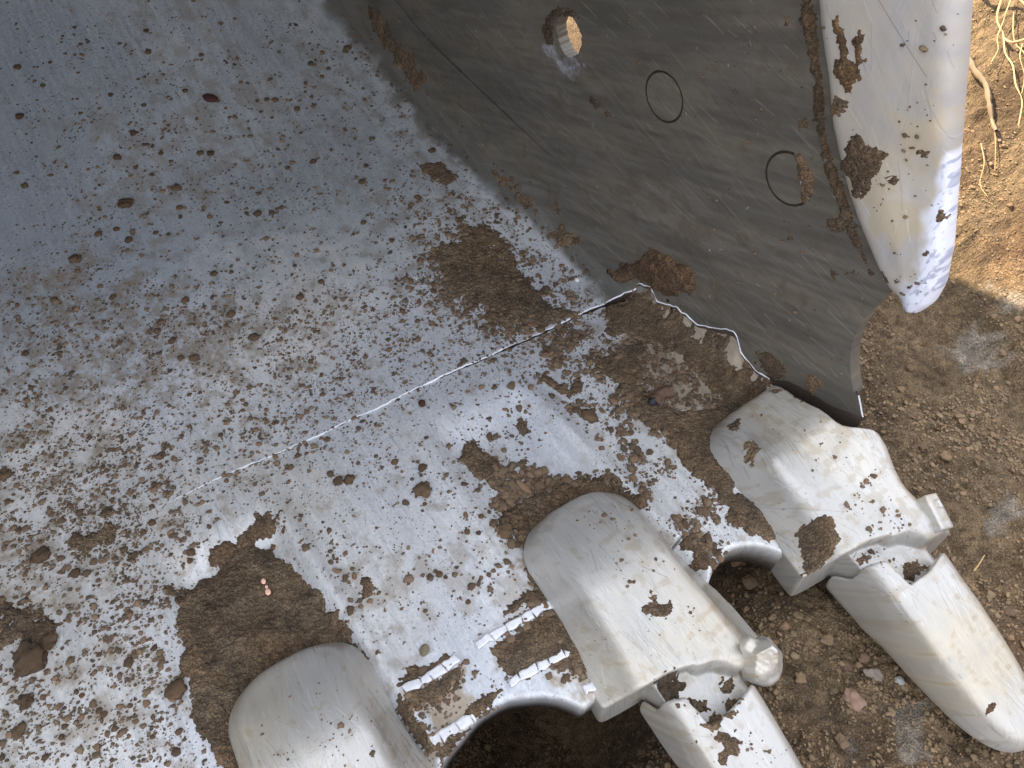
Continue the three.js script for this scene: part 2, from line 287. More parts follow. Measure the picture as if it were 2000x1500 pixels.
const DT = RF * Math.PI / 2 + 0.055;   // how far the swept sheet runs up the side plate
const NC = 320, NA = 26;
const vCol = (c, st) => { const xr = xw(st.z) - RF; return c <= NC ? lerp(xl(st.z), xr, c / NC) : xr + (c - NC) / NA * DT; };
const sheetAt = (i, j) => {
  if (j === 0) {                       // the broken edge
    let v = vCol(i, { ...FRONT, z: Z1 }); const e = zc(Math.min(v, XC)) - gapB(v) / 2, st = { ...FRONT, z: e }; v = vCol(i, st);
    return { p: place(st, v, dents(v, e)), uv: uvFloor(v, -e) };
  }
  const st = stations[j - 1], v = vCol(i, st); return { p: place(st, v, dents(v, st.z)), uv: uvFloor(v, st.L) };
};
const KB = stations.findIndex(q => q.y > 0.34), NF = NC + 8, floorGeo = gridGeo(NF, KB, sheetAt);
const backPlate = mesh('back_plate', gridGeo(80, stations.length - KB, (i, j) => sheetAt(i < 80 ? i * 4 : NF, j + KB)), M.back, bucket); backPlate.userData.label = 'curved back and top plate out of view, darkened to dim the bucket inside';
const filletGeo = gridGeo(NA - 8, stations.length, (i, j) => { const q = sheetAt(i + NF, j); q.uv = uvWall(uOf(q.p.z), q.p.y); return q; });
mesh('corner_fillet', filletGeo, M.wall, bucket);
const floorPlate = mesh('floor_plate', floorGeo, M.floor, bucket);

const NL = 420, NR = 130, NB = 9;
function lipPoint(i, t) {
  const c = i / NL, x0 = lerp(xl(0.1), 0.24, c), e0 = c > 0.985 ? Z1 : zc(Math.min(x0, XC)) + gapB(x0) / 2; let z = lerp(e0, zf(x0), t);
  const end = Math.min(xw(z) - RF + dSide(z) - gapS(z) * (0.5 + 2.2 * ss(0.175, 0.195, z)), z > 0.27 ? 0.25 - 0.3 * (z - 0.27) : 9), v = lerp(xl(z), Math.min(end, xw(z) - RF + 0.075), c);
  const fade = 1 - ss(0, 0.04, z - e0);
  const dy = lipShape(v, z) - dropB(v) * fade - 0.0025 * ss(0.02, 0.0, end - v) * ss(-0.05, 0, z);
  return { z, v, p: place({ ...FRONT, z }, v, dy) };
}
const lipGeo = gridGeo(NL, NR + NB + 2, (i, j) => {
  if (j <= NR) { const q = lipPoint(i, Math.pow(j / NR, 1)); return { p: q.p, uv: uvLip(q.v, q.z) }; }
  const q = lipPoint(i, 1), r = 0.0055, k = j - NR; let p = q.p.clone(), s = 0;
  if (k <= NB) { const th = k / NB * 1.75; p.z += r * Math.sin(th); p.y -= r * (1 - Math.cos(th)) * 1.1; s = r * th; }
  else { const th = 1.75; p.z += r * Math.sin(th) - (k - NB === 1 ? 0.004 : 0.36); p.y = -0.048; s = 0.05; }
  return { p, uv: uvLip(q.v, q.z + s) };
});
lipGeo.index.array.reverse(); lipGeo.computeVertexNormals();
const lipPlate = mesh('lip_plate', lipGeo, M.lip, bucket); lipPlate.userData.label = 'bright rubbed lip plate broken off along the crack';

// root of the side plate beside the crack
const NS = 150, NH = 22;
const zEnd = y => 0.286 - 0.026 * ss(0.06, 0.12, y) + 0.0015 * n2(y * 120, 2, 2);
const rootPoint = (i, j) => {
  const t = i / NS, z0 = lerp(Z1, 0.2865, t), d = lerp(dSide(z0) + (i ? gapS(z0) / 2 : 0), DT, j / NH), y = d > RF * Math.PI / 2 ? RF + d - RF * Math.PI / 2 : RF * (1 - Math.cos(d / RF));
  const z = lerp(Z1, zEnd(y), t); return place({ ...FRONT, z }, xw(z) - RF + d, 0);
};
const rootGeo = gridGeo(NS, NH, (i, j) => { const p = rootPoint(i, j); return { p, uv: uvWall(uOf(p.z), p.y) }; });
mesh('side_plate_root', rootGeo, M.wall, bucket);

// broken faces along the crack; its inner shade is painted as dark strips
function ribbon(pts, offs) { return gridGeo(pts.length - 1, offs.length, (i, j) => ({ p: j ? pts[i].clone().add(offs[j - 1](i)) : pts[i].clone(), uv: [i * 0.02, j * 0.1] })); }
const down = k => () => new THREE.Vector3(0, -k, 0);
const edgeRow = (g, from, step, n) => Array.from({ length: n }, (_, i) => new THREE.Vector3().fromBufferAttribute(g.attributes.position, from + i * step));
{
  const a = [...edgeRow(floorGeo, 0, 1, NF + 1), ...edgeRow(filletGeo, 1, 1, NA - 8)].filter(p => p.x > -0.44 && p.x < XC);
  const lift = a.map(p => p.clone().add(new THREE.Vector3(0, 0.00015, 0)));
  mesh('crack_strip', ribbon(lift, [i => new THREE.Vector3(0, -0.0014 - 0.0010 * hs(i, 5, 3), (0.0009 + 0.0009 * n2(i * 0.11, 4, 6) + 0.0006 * n2(i * 0.9, 2, 3)) * (0.45 + 0.75 * i / 250)), ]), M.raw, bucket);
  mesh('crack_strip', ribbon(a.map(p => p.clone().add(new THREE.Vector3(0, -0.002, 0.0002))), [() => new THREE.Vector3(0, -0.02, -0.003)]), M.outer, bucket);
  const b = edgeRow(lipGeo, 0, 1, NL + 1).filter(p => p.x > -0.44);
  mesh('crack_strip', ribbon(b, [() => new THREE.Vector3(0, -0.022, 0.002)]), M.lip, bucket);
  const c = edgeRow(lipGeo, NL, NL + 1, NR + 1);
  mesh('crack_strip', ribbon(c, [() => new THREE.Vector3(-0.001, -0.024, 0)]), M.lip, bucket);
  const dd = edgeRow(rootGeo, 0, 1, NS + 1), cut = dd.findIndex(p => p.z > 0.172), d = dd.slice(0, cut + 1);
  mesh('crack_strip', ribbon(dd.slice(cut), [() => new THREE.Vector3(0.002, -0.003, 0), () => new THREE.Vector3(0.003, -0.06, 0)]), M.outer, bucket);  // dark curtain added below the edge, blocks the view out through the gap
  mesh('crack_strip', ribbon(d, [i => new THREE.Vector3(-0.0008 - 0.0008 * n2(i * 0.3, 5, 3), -0.0012, 0.0004)]), M.raw, bucket);
  mesh('crack_strip', ribbon(d.map(p => p.clone().add(new THREE.Vector3(-0.0003, -0.0011, 0))), [() => new THREE.Vector3(0.006, -0.02, 0)]), M.outer, bucket);
  const e = edgeRow(rootGeo, NS, NS + 1, NH + 1);
  mesh('side_plate_edge', ribbon(e, [() => new THREE.Vector3(0.0015, 0, 0.001), () => new THREE.Vector3(0.006, 0, -0.010)]), M.raw, bucket);
}

// side plates
const wallFrame = new THREE.Matrix4().makeBasis(EU, new THREE.Vector3(0, 1, 0), NW).setPosition(P0);
const frontLine = [[.3663,.0966],[.3560,.1135],[.3470,.1337],[.3416,.1524],[.3402,.1717],[.3416,.1933],[.3460,.2137],[.3512,.2319]];
const rimLine = [[0.352, 0.27], [0.300, 0.44], [0.235, 0.62], [0.165, 0.832]];
function circle(cx, cy, r, n, wob = 0, seed = 1) { return Array.from({ length: n }, (_, i) => { const t = i / n * Math.PI * 2, q = r * (1 + wob * n2(Math.cos(t) * 2 + seed, Math.sin(t) * 2, seed) + wob * 0.5 * n2(Math.cos(t) * 6 + seed, Math.sin(t) * 6, seed + 3)); return [cx + Math.cos(t) * q, cy + Math.sin(t) * q]; }); }
const holeLine = [[-.1151,.3003],[-.1067,.3100],[-.0963,.3129],[-.0857,.3096],[-.0774,.3014],[-.0741,.2910],[-.0776,.2798],[-.0859,.2708],[-.0945,.2651],[-.1037,.2662],[-.1104,.2720],[-.1153,.2810],[-.1184,.2907]];
const ringAt = [[.0550,.2864],[.2207,.2813]];
function plateGeo(holes, front, off = RF + DT - RF * Math.PI / 2 - 0.015) {
  const bottom = [];
  for (let k = 0; k <= 24; k++) { const z = lerp(0.262, Z1, k / 24); bottom.push([uOf(z), off]); }
  for (const s of stations) bottom.push([uOf(s.z + off * s.nz), s.y + off * s.ny]);
  const out = [...bottom.filter((p, i) => i % 2 === 0 || i < 26), ...rimLine.slice().reverse(), ...front.slice().reverse()];
  const sh = new THREE.Shape(out.map(p => new THREE.Vector2(p[0], p[1])));
  for (const h of holes) sh.holes.push(new THREE.Path(h.map(p => new THREE.Vector2(p[0], p[1]))));
  const g = new THREE.ExtrudeGeometry(sh, { depth: 0.015, bevelEnabled: false }); g.translate(0, 0, -0.0154);
  const P = g.attributes.position, U = new Float32Array(P.count * 2); for (let i = 0; i < P.count; i++) U.set(uvWall(P.getX(i), P.getY(i)), i * 2);
  g.setAttribute('uv', new THREE.BufferAttribute(U, 2)); return g;
}
const denseHole = (() => { const c = new THREE.CatmullRomCurve3(holeLine.map(p => new THREE.Vector3(p[0], p[1], 0)), true).getPoints(60).slice(0, 60); return c.map((p, i) => [p.x + 0.0012 * n2(i * 0.9, 1, 4), p.y + 0.0012 * n2(i * 0.9, 5, 4)]); })();
const sideGeo = plateGeo([denseHole, circle(ringAt[0][0], ringAt[0][1], 0.0275, 64), circle(ringAt[1][0], ringAt[1][1], 0.0275, 64, 0.01, 4)], frontLine);
sideGeo.applyMatrix4(wallFrame);
const sidePlate = mesh('side_plate', sideGeo, M.wall, bucket); sidePlate.userData.label = 'dark side plate with a torn bolt hole and two filled holes';
{
  const g = plateGeo([], frontLine, -0.01); g.applyMatrix4(wallFrame); g.applyMatrix4(new THREE.Matrix4().makeScale(-1, 1, 1)); g.translate(2 * MID, 0, 0);
  const ix = g.index; if (!ix) { const P = g.attributes; for (const k of ['position', 'normal', 'uv']) { const a = P[k], n = a.itemSize; for (let i = 0; i < a.count; i += 3) for (let c = 0; c < n; c++) { const q = a.array[(i + 1) * n + c]; a.array[(i + 1) * n + c] = a.array[(i + 2) * n + c]; a.array[(i + 2) * n + c] = q; } } }
  g.computeVertexNormals(); mesh('side_plate', g, M.wall, bucket);
}
for (const [u, y] of ringAt) {         // plugs that fill two old bolt holes
  const g = new THREE.CylinderGeometry(0.0249, 0.0249, 0.014, 56); g.rotateX(Math.PI / 2);
  const P = g.attributes.position, U = new Float32Array(P.count * 2); for (let i = 0; i < P.count; i++) U.set(uvWall(P.getX(i) + u, P.getY(i) + y), i * 2); g.setAttribute('uv', new THREE.BufferAttribute(U, 2));
  g.translate(u, y, -0.0074); g.applyMatrix4(wallFrame); mesh('hole_plug', g, M.wall, bucket);
  const r = new THREE.RingGeometry(0.0244, 0.0279, 64, 1); r.translate(u, y, -0.0012); r.applyMatrix4(wallFrame); colorAll(r, [0.060, 0.046, 0.026]); mesh('packed_soil_ring', r, M.soil, bucket);
}
function colorAll(g, c) { const n = g.attributes.position.count, a = new Float32Array(n * 3); for (let i = 0; i < n; i++) a.set(c, i * 3); g.setAttribute('color', new THREE.BufferAttribute(a, 3)); return g; }

// ---------------------------------------------------------------- solids from distance fields (cast, rounded, worn shapes)
function solid(f, lo, hi, cell, uvFn) {
  const n = [0, 1, 2].map(k => Math.ceil((hi[k] - lo[k]) / cell) + 1), [nx, ny, nz] = n, val = new Float32Array(nx * ny * nz);
  for (let k = 0, q = 0; k < nz; k++) for (let j = 0; j < ny; j++) for (let i = 0; i < nx; i++, q++) val[q] = f(lo[0] + i * cell, lo[1] + j * cell, lo[2] + k * cell);
  const id = new Int32Array(nx * ny * nz).fill(-1), pos = [], at = (i, j, k) => (k * ny + j) * nx + i;
  for (let k = 0; k < nz - 1; k++) for (let j = 0; j < ny - 1; j++) for (let i = 0; i < nx - 1; i++) {
    let c = 0, sx = 0, sy = 0, sz = 0; const q = at(i, j, k);
    const v = [val[q], val[q + 1], val[q + nx], val[q + nx + 1], val[q + nx * ny], val[q + nx * ny + 1], val[q + nx * ny + nx], val[q + nx * ny + nx + 1]];
    let neg = 0; for (const t of v) if (t < 0) neg++; if (neg === 0 || neg === 8) continue;
    const ed = (a, b) => { if ((v[a] < 0) !== (v[b] < 0)) { const t = v[a] / (v[a] - v[b]); sx += (a & 1) + t * ((b & 1) - (a & 1)); sy += (a >> 1 & 1) + t * ((b >> 1 & 1) - (a >> 1 & 1)); sz += (a >> 2) + t * ((b >> 2) - (a >> 2)); c++; } };
    ed(0, 1); ed(2, 3); ed(4, 5); ed(6, 7); ed(0, 2); ed(1, 3); ed(4, 6); ed(5, 7); ed(0, 4); ed(1, 5); ed(2, 6); ed(3, 7);
    id[q] = pos.length / 3; pos.push(lo[0] + (i + sx / c) * cell, lo[1] + (j + sy / c) * cell, lo[2] + (k + sz / c) * cell);
  }
  const ix = [], quad = (a, b, c, d, flip) => { if (a < 0 || b < 0 || c < 0 || d < 0) return; flip ? ix.push(a, c, b, a, d, c) : ix.push(a, b, c, a, c, d); };
  for (let k = 1; k < nz - 1; k++) for (let j = 1; j < ny - 1; j++) for (let i = 1; i < nx - 1; i++) {
    const q = at(i, j, k), s = val[q] < 0;
    if (s !== (val[q + 1] < 0)) quad(id[at(i, j - 1, k - 1)], id[at(i, j, k - 1)], id[at(i, j, k)], id[at(i, j - 1, k)], !s);
    if (s !== (val[q + nx] < 0)) quad(id[at(i - 1, j, k - 1)], id[at(i - 1, j, k)], id[at(i, j, k)], id[at(i, j, k - 1)], !s);
    if (s !== (val[q + nx * ny] < 0)) quad(id[at(i - 1, j - 1, k)], id[at(i, j - 1, k)], id[at(i, j, k)], id[at(i - 1, j, k)], !s);
  }
  const g = new THREE.BufferGeometry(), np = pos.length / 3, nor = new Float32Array(np * 3), uv = new Float32Array(np * 2), e = cell * 0.6;
  for (let i = 0; i < np; i++) {
    const x = pos[i * 3], y = pos[i * 3 + 1], z = pos[i * 3 + 2]; let a = f(x + e, y, z) - f(x - e, y, z), b = f(x, y + e, z) - f(x, y - e, z), c = f(x, y, z + e) - f(x, y, z - e); const l = Math.hypot(a, b, c) || 1;
    nor.set([a / l, b / l, c / l], i * 3); uv.set(uvFn ? uvFn(x, y, z) : [x / CT, (z - y * 0.6) / CT], i * 2);
  }
  g.setAttribute('position', new THREE.Float32BufferAttribute(pos, 3)); g.setAttribute('normal', new THREE.BufferAttribute(nor, 3)); g.setAttribute('uv', new THREE.BufferAttribute(uv, 2)); g.setIndex(ix); return g;
}
const smin = (a, b, k) => { const h = clamp(0.5 + 0.5 * (b - a) / k); return lerp(b, a, h) - k * h * (1 - h); }, smax = (a, b, k) => -smin(-a, -b, k);
const boxD = (x, y, z, a, b, c, r) => { const p = Math.abs(x) - a + r, q = Math.abs(y) - b + r, s = Math.abs(z) - c + r; return Math.hypot(Math.max(p, 0), Math.max(q, 0), Math.max(s, 0)) + Math.min(Math.max(p, q, s), 0) - r; };

// tooth adapter: long rounded pad with a ridge across its top and a nose in front
const adapterField = (xc, seed, clipWall) => (x, y, z) => {
  const a = x - xc;
  const top = smin(0.031 + (z - 0.19) * 0.36, 0.0555 - (z - 0.25) * 0.085, clipWall ? 0.006 : 0.016) - (clipWall && a > 0 ? 0 : 0.005 * Math.pow(Math.abs(a) / 0.05, 2.5)) + (clipWall ? 0.020 * ss(-0.02, 0.045, a) * (1 - ss(0.29, 0.37, z)) : 0);
  const low = clamp((0.052 - y) / 0.052), half = 0.050 + (clipWall && a > 0 ? 0.022 * (1 - ss(0.268, 0.36, z)) : 0) + (0.020 + 0.010 * ss(0.27, 0.35, z)) * low * low + 0.05 * Math.max(0, z - 0.31);
  const rb = 0.044; let plan = Math.abs(a) - half;
  const bz = 0.187 + rb - 0.012 * low - z; if (bz > 0) plan = Math.hypot(Math.max(Math.abs(a) - half + rb, 0), bz) - rb;
  const front = z - (0.383 + 0.05 * a + 0.008 * ss(-0.03, 0.02, a) - 0.012 * low * (a < 0 ? 1 : 0.2) + 0.016 * ss(0.012, 0.04, a) * ss(0.05, 0.03, y));
  let d = smax(plan * 0.94, y - top, 0.011); d = smax(d, -0.055 - y, 0.01); d = smax(d, front, 0.005);
  const nose = smax(boxD(a - 0.003, y + 0.010, z - 0.40, 0.038, 0.036, 0.075, 0.012), y - lerp(0.017, 0.002, ss(0.37, 0.47, z)), 0.005);
  d = smin(d, nose, 0.006);
  d += 0.0008 * f3(x * 34, y * 34, z * 24, 3, seed);
  if (clipWall) d = smax(d, x - xw(z) + 0.0035 + 0.36 * Math.max(0, y - 0.028) - 0.020 * ss(0.272, 0.30, z) + 0.002 * n2(z * 60, y * 60, 3), 0.002);
  return d;
};
const adapters = ADX.map((xc, k) => {
  const g = solid(adapterField(xc, 10 + k, k === 2), [xc - 0.09, -0.07, 0.165], [xc + 0.09, 0.094, 0.485], 0.0026);
  const m = mesh('tooth_adapter', g, M.cast, bucket);
  m.userData.label = ['rounded adapter pad with soil packed behind it and no gap beside it', 'rounded adapter pad between the two scallops of the lip', 'corner adapter pad beside the open crack at the side plate'][k]; return m;
});

// digging tooth: socket with ears, notch on top, blunt rounded point
const toothField = (xc, seed) => (x, y, z) => {
  const a = x - xc, yc = lerp(-0.012, -0.036, ss(0.40, 0.60, z));
  const w = curve([[0.37, 0.066], [0.415, 0.066], [0.445, 0.061], [0.48, 0.056], [0.53, 0.046], [0.57, 0.034], [0.62, 0.022]], z);
  const t = curve([[0.37, 0.050], [0.42, 0.050], [0.47, 0.043], [0.53, 0.032], [0.60, 0.017]], z);
  const ear = 0.019 * ss(0.456, 0.405, z) * ss(0.012, -0.012, y);
  const flank = Math.abs(a) * 0.93 + Math.max(0, y - yc) * 0.42 - (w + ear) * 0.93;
  const low = Math.abs(a) * 0.92 + Math.max(0, yc - 0.012 - y) * 0.5 - (w + ear) * 0.92;
  let d = smax(smax(flank, low, 0.010), Math.abs(y - yc) - t, 0.010);
  const tip = Math.hypot(Math.max(0, z - 0.551), a * 0.92) - 0.039; d = smax(d, tip * 0.9, 0.018);
  // back edge: low ears at the sides, prong on the left, notch open to the right
  const prong = 0.391 + 0.010 * ss(-0.046, -0.02, a);
  const open = 0.430 - 0.010 * ss(0.0, 0.05, a) - 0.026 * ss(0.044, 0.060, a);
  const topEdge = lerp(prong, open, ss(-0.0235, -0.0185, a));
  const earEdge = 0.374 + (a < 0 ? 0.016 * ss(-0.064, -0.050, a) * ss(-0.03, 0.0, y) : 0.012);
  d = smax(d, (lerp(earEdge, topEdge, ss(-0.006, 0.014, y)) - z) * 0.8, 0.0035);
  d = smax(d, 0.021 - Math.hypot((a + 0.066) * 0.95, (y - 0.022) * 1.0, (z - 0.381) * 0.72), 0.005);   // scoop between ear and prong
  d = smax(d, 0.017 - Math.hypot(a - 0.066, y - 0.024, (z - 0.392) * 0.8), 0.005);
  const cav = boxD(a - 0.003, y + 0.018, z - 0.375, 0.041, 0.036, 0.085, 0.010); d = smax(d, -cav, 0.0025);
  return d + 0.0008 * f3(x * 34, y * 34, z * 22, 3, seed);
};
const toothGeo = ADX.map((xc, k) => solid(toothField(xc, 30 + k), [xc - 0.085, -0.075, 0.365], [xc + 0.085, 0.05, 0.605], 0.0022));
const teeth = toothGeo.map(g => mesh('bucket_tooth', g, M.cast, bucket));

// retaining pins
const pins = [];
{
  const knob = (cx, cy, cz, seed) => (x, y, z) => {
    const px = x - cx, py = y - cy, pz = z - cz; let d = smax(Math.hypot(px, pz * 0.9) - 0.0180 - 0.002 * n3(px * 70, py * 70, pz * 70, seed), Math.abs(py) - 0.027, 0.006);
    for (let q = 0; q < 9; q++) { const u = q * 2.4, v = 0.15 + 0.55 * hs(q, seed, 1); d = smax(d, px * Math.cos(u) * Math.cos(v) + py * Math.sin(v) + pz * Math.sin(u) * Math.cos(v) - 0.0145 - 0.003 * hs(q, seed, 2), 0.0015); }
    d = smin(d, Math.hypot(px + 0.008, py - 0.008, pz + 0.014) - 0.0075, 0.005);
    return d + 0.0022 * f3(x * 75, y * 75, z * 75, 3, seed);
  };
  for (const [k, cx, cy, cz] of [[0, -0.298, 0.038, 0.412], [1, 0.0175, 0.040, 0.411]]) pins.push(mesh('retaining_pin', solid(knob(cx, cy, cz, 50 + k), [cx - 0.03, cy - 0.03, cz - 0.035], [cx + 0.03, cy + 0.035, cz + 0.03], 0.0016), M.cast, bucket));
  const c = new THREE.Vector3(0.2575, 0.031, 0.388), turn = new THREE.Matrix4().makeRotationFromEuler(new THREE.Euler(0.25, -0.25, -0.18)).setPosition(c).invert(), q = new THREE.Vector3();
  const block = (x, y, z) => { q.set(x, y, z).applyMatrix4(turn); let d = boxD(q.x, q.y, q.z, 0.0105, 0.020, 0.0185, 0.003); d = smax(d, (q.x * 0.6 + q.y * 0.8) - 0.0185, 0.001); d = smax(d, -boxD(q.x - 0.001, q.y - 0.020, q.z + 0.007, 0.0045, 0.003, 0.004, 0.001), 0.001); return d + 0.0006 * f3(x * 90, y * 90, z * 90, 2, 60); };
  const m = mesh('retaining_pin', solid(block, [c.x - 0.03, c.y - 0.035, c.z - 0.03], [c.x + 0.03, c.y + 0.035, c.z + 0.03], 0.0014), M.cast, bucket); m.userData.label = 'square faceted pin head in the corner tooth'; pins.push(m);
}

// side shroud: thick rounded shoe over the front rim of the side plate
const shroudLine = [...[[.1974,.4623],[.2139,.4288],[.2337,.3943],[.2505,.3605],[.2682,.3351],[.2861,.3112],[.3106,.2849],[.3342,.2630],[.3518,.2485],[.3649,.2462]], ...[[.3743,.2342],[.3847,.2402],[.3901,.2549],[.3893,.2757],[.3822,.3032],[.3712,.3333],[.3584,.3650],[.3437,.4022],[.3280,.4436],[.3112,.4842],[.3038,.5017]]];
{
  const a = shroudLine[shroudLine.length - 1], b = shroudLine[0], dir = [-0.32, 0.95], P = [...shroudLine, [a[0] + dir[0] * 0.25, a[1] + dir[1] * 0.25], [b[0] + dir[0] * 0.22, b[1] + dir[1] * 0.22]];
  const dish = [[.3523,.3524]][0], inv = wallFrame.clone().invert();
  const f = (u, y, w) => {
    const q = polyDist(P, u, y); let d = smax(-q, Math.abs(w - 0.003) - 0.0165 - 0.003 * ss(0.0, 0.05, q), 0.017);
    const e = Math.hypot(u - dish[0], (y - dish[1]) * 0.8, w - 0.078) - 0.062; d = smax(d, -e, 0.012);
    return d + 0.0009 * f3(u * 30, y * 30, w * 30, 3, 70);
  };
  const lo = [Math.min(...P.map(p => p[0])) - 0.012, Math.min(...P.map(p => p[1])) - 0.012, -0.028], hi = [Math.max(...P.map(p => p[0])) + 0.012, Math.max(...P.map(p => p[1])) + 0.012, 0.036];
  const g = solid(f, lo, hi, 0.0034, (u, y) => [(u - HU0) / HUW, (y - HY0) / HYH]); g.applyMatrix4(wallFrame);
  var shroud = mesh('side_shroud', g, M.shroud, bucket); shroud.userData.label = 'thick pale shroud rounded off at its lower end';
}
// ---------------------------------------------------------------- maps of the ground a thing is laid on
function raster(geos, toABH, lo, hi, cell) {
  const w = Math.ceil((hi[0] - lo[0]) / cell) + 1, h = Math.ceil((hi[1] - lo[1]) / cell) + 1, H = new Float32Array(w * h).fill(-9), p = new THREE.Vector3();
  for (const g of geos) {
    const P = g.attributes.position, I = g.index, n = I ? I.count : P.count, q = new Float32Array(P.count * 3);
    for (let i = 0; i < P.count; i++) { p.fromBufferAttribute(P, i); const t = toABH(p); q[i * 3] = (t[0] - lo[0]) / cell; q[i * 3 + 1] = (t[1] - lo[1]) / cell; q[i * 3 + 2] = t[2]; }
    for (let k = 0; k < n; k += 3) {
      const a = 3 * (I ? I.getX(k) : k), b = 3 * (I ? I.getX(k + 1) : k + 1), c = 3 * (I ? I.getX(k + 2) : k + 2);
      const x0 = Math.max(0, Math.ceil(Math.min(q[a], q[b], q[c]))), x1 = Math.min(w - 1, Math.floor(Math.max(q[a], q[b], q[c]))), y0 = Math.max(0, Math.ceil(Math.min(q[a + 1], q[b + 1], q[c + 1]))), y1 = Math.min(h - 1, Math.floor(Math.max(q[a + 1], q[b + 1], q[c + 1])));
      if (Math.max(q[a + 2], q[b + 2], q[c + 2]) > 0.55) continue; const D = (q[b] - q[a]) * (q[c + 1] - q[a + 1]) - (q[c] - q[a]) * (q[b + 1] - q[a + 1]); if (Math.abs(D) < 1e-9) continue;
      for (let y = y0; y <= y1; y++) for (let x = x0; x <= x1; x++) {
        const u = ((x - q[a]) * (q[c + 1] - q[a + 1]) - (q[c] - q[a]) * (y - q[a + 1])) / D, v = ((q[b] - q[a]) * (y - q[a + 1]) - (x - q[a]) * (q[b + 1] - q[a + 1])) / D;
        if (u < -0.001 || v < -0.001 || u + v > 1.001) continue; const z = q[a + 2] + u * (q[b + 2] - q[a + 2]) + v * (q[c + 2] - q[a + 2]); if (z > H[y * w + x]) H[y * w + x] = z;
      }
    }
  }
  return (a, b) => {
    const fx = clamp((a - lo[0]) / cell, 0, w - 1.001), fy = clamp((b - lo[1]) / cell, 0, h - 1.001), i = Math.floor(fx), j = Math.floor(fy), u = fx - i, v = fy - j, k = j * w + i;
    const s = [H[k], H[k + 1], H[k + w], H[k + w + 1]], m = Math.max(...s); if (m < -8) return null; for (let t = 0; t < 4; t++) if (s[t] < -8) s[t] = m;
    return (s[0] * (1 - u) + s[1] * u) * (1 - v) + (s[2] * (1 - u) + s[3] * u) * v;
  };
}
const flat = p => [p.x, p.z, p.y], upright = p => { const u = (p.x - P0.x) * EU.x + (p.z - P0.z) * EU.z; return [u, p.y, (p.x - P0.x) * NW.x + (p.z - P0.z) * NW.z]; };
const plateTop = raster([floorGeo, filletGeo, lipGeo, rootGeo], flat, [-0.8, -0.99], [0.29, 0.45], 0.0022);
const castTop = raster([...adapters, ...teeth, ...pins].map(m => m.geometry), flat, [-0.46, 0.16], [0.3, 0.62], 0.0016);
const sideTop = raster([sideGeo, filletGeo, rootGeo], upright, [-0.35, 0.0], [0.42, 0.62], 0.002), shroudTop = raster([shroud.geometry], upright, [0.1, 0.15], [0.45, 0.62], 0.002);
const FRAME = {
  F: { at: plateTop, p: (a, b, h) => new THREE.Vector3(a, h, b), flip: true },
  A: { at: castTop, p: (a, b, h) => new THREE.Vector3(a, h, b), flip: true },
  W: { at: (a, b) => sideTop(a, b) ?? 0, p: (a, b, h) => new THREE.Vector3().copy(P0).addScaledVector(EU, a).addScaledVector(NW, h).setY(b), flip: false },
  S: { at: shroudTop, p: (a, b, h) => new THREE.Vector3().copy(P0).addScaledVector(EU, a).addScaledVector(NW, h).setY(b), flip: false },
};
const SOIL = [0.178, 0.122, 0.073];
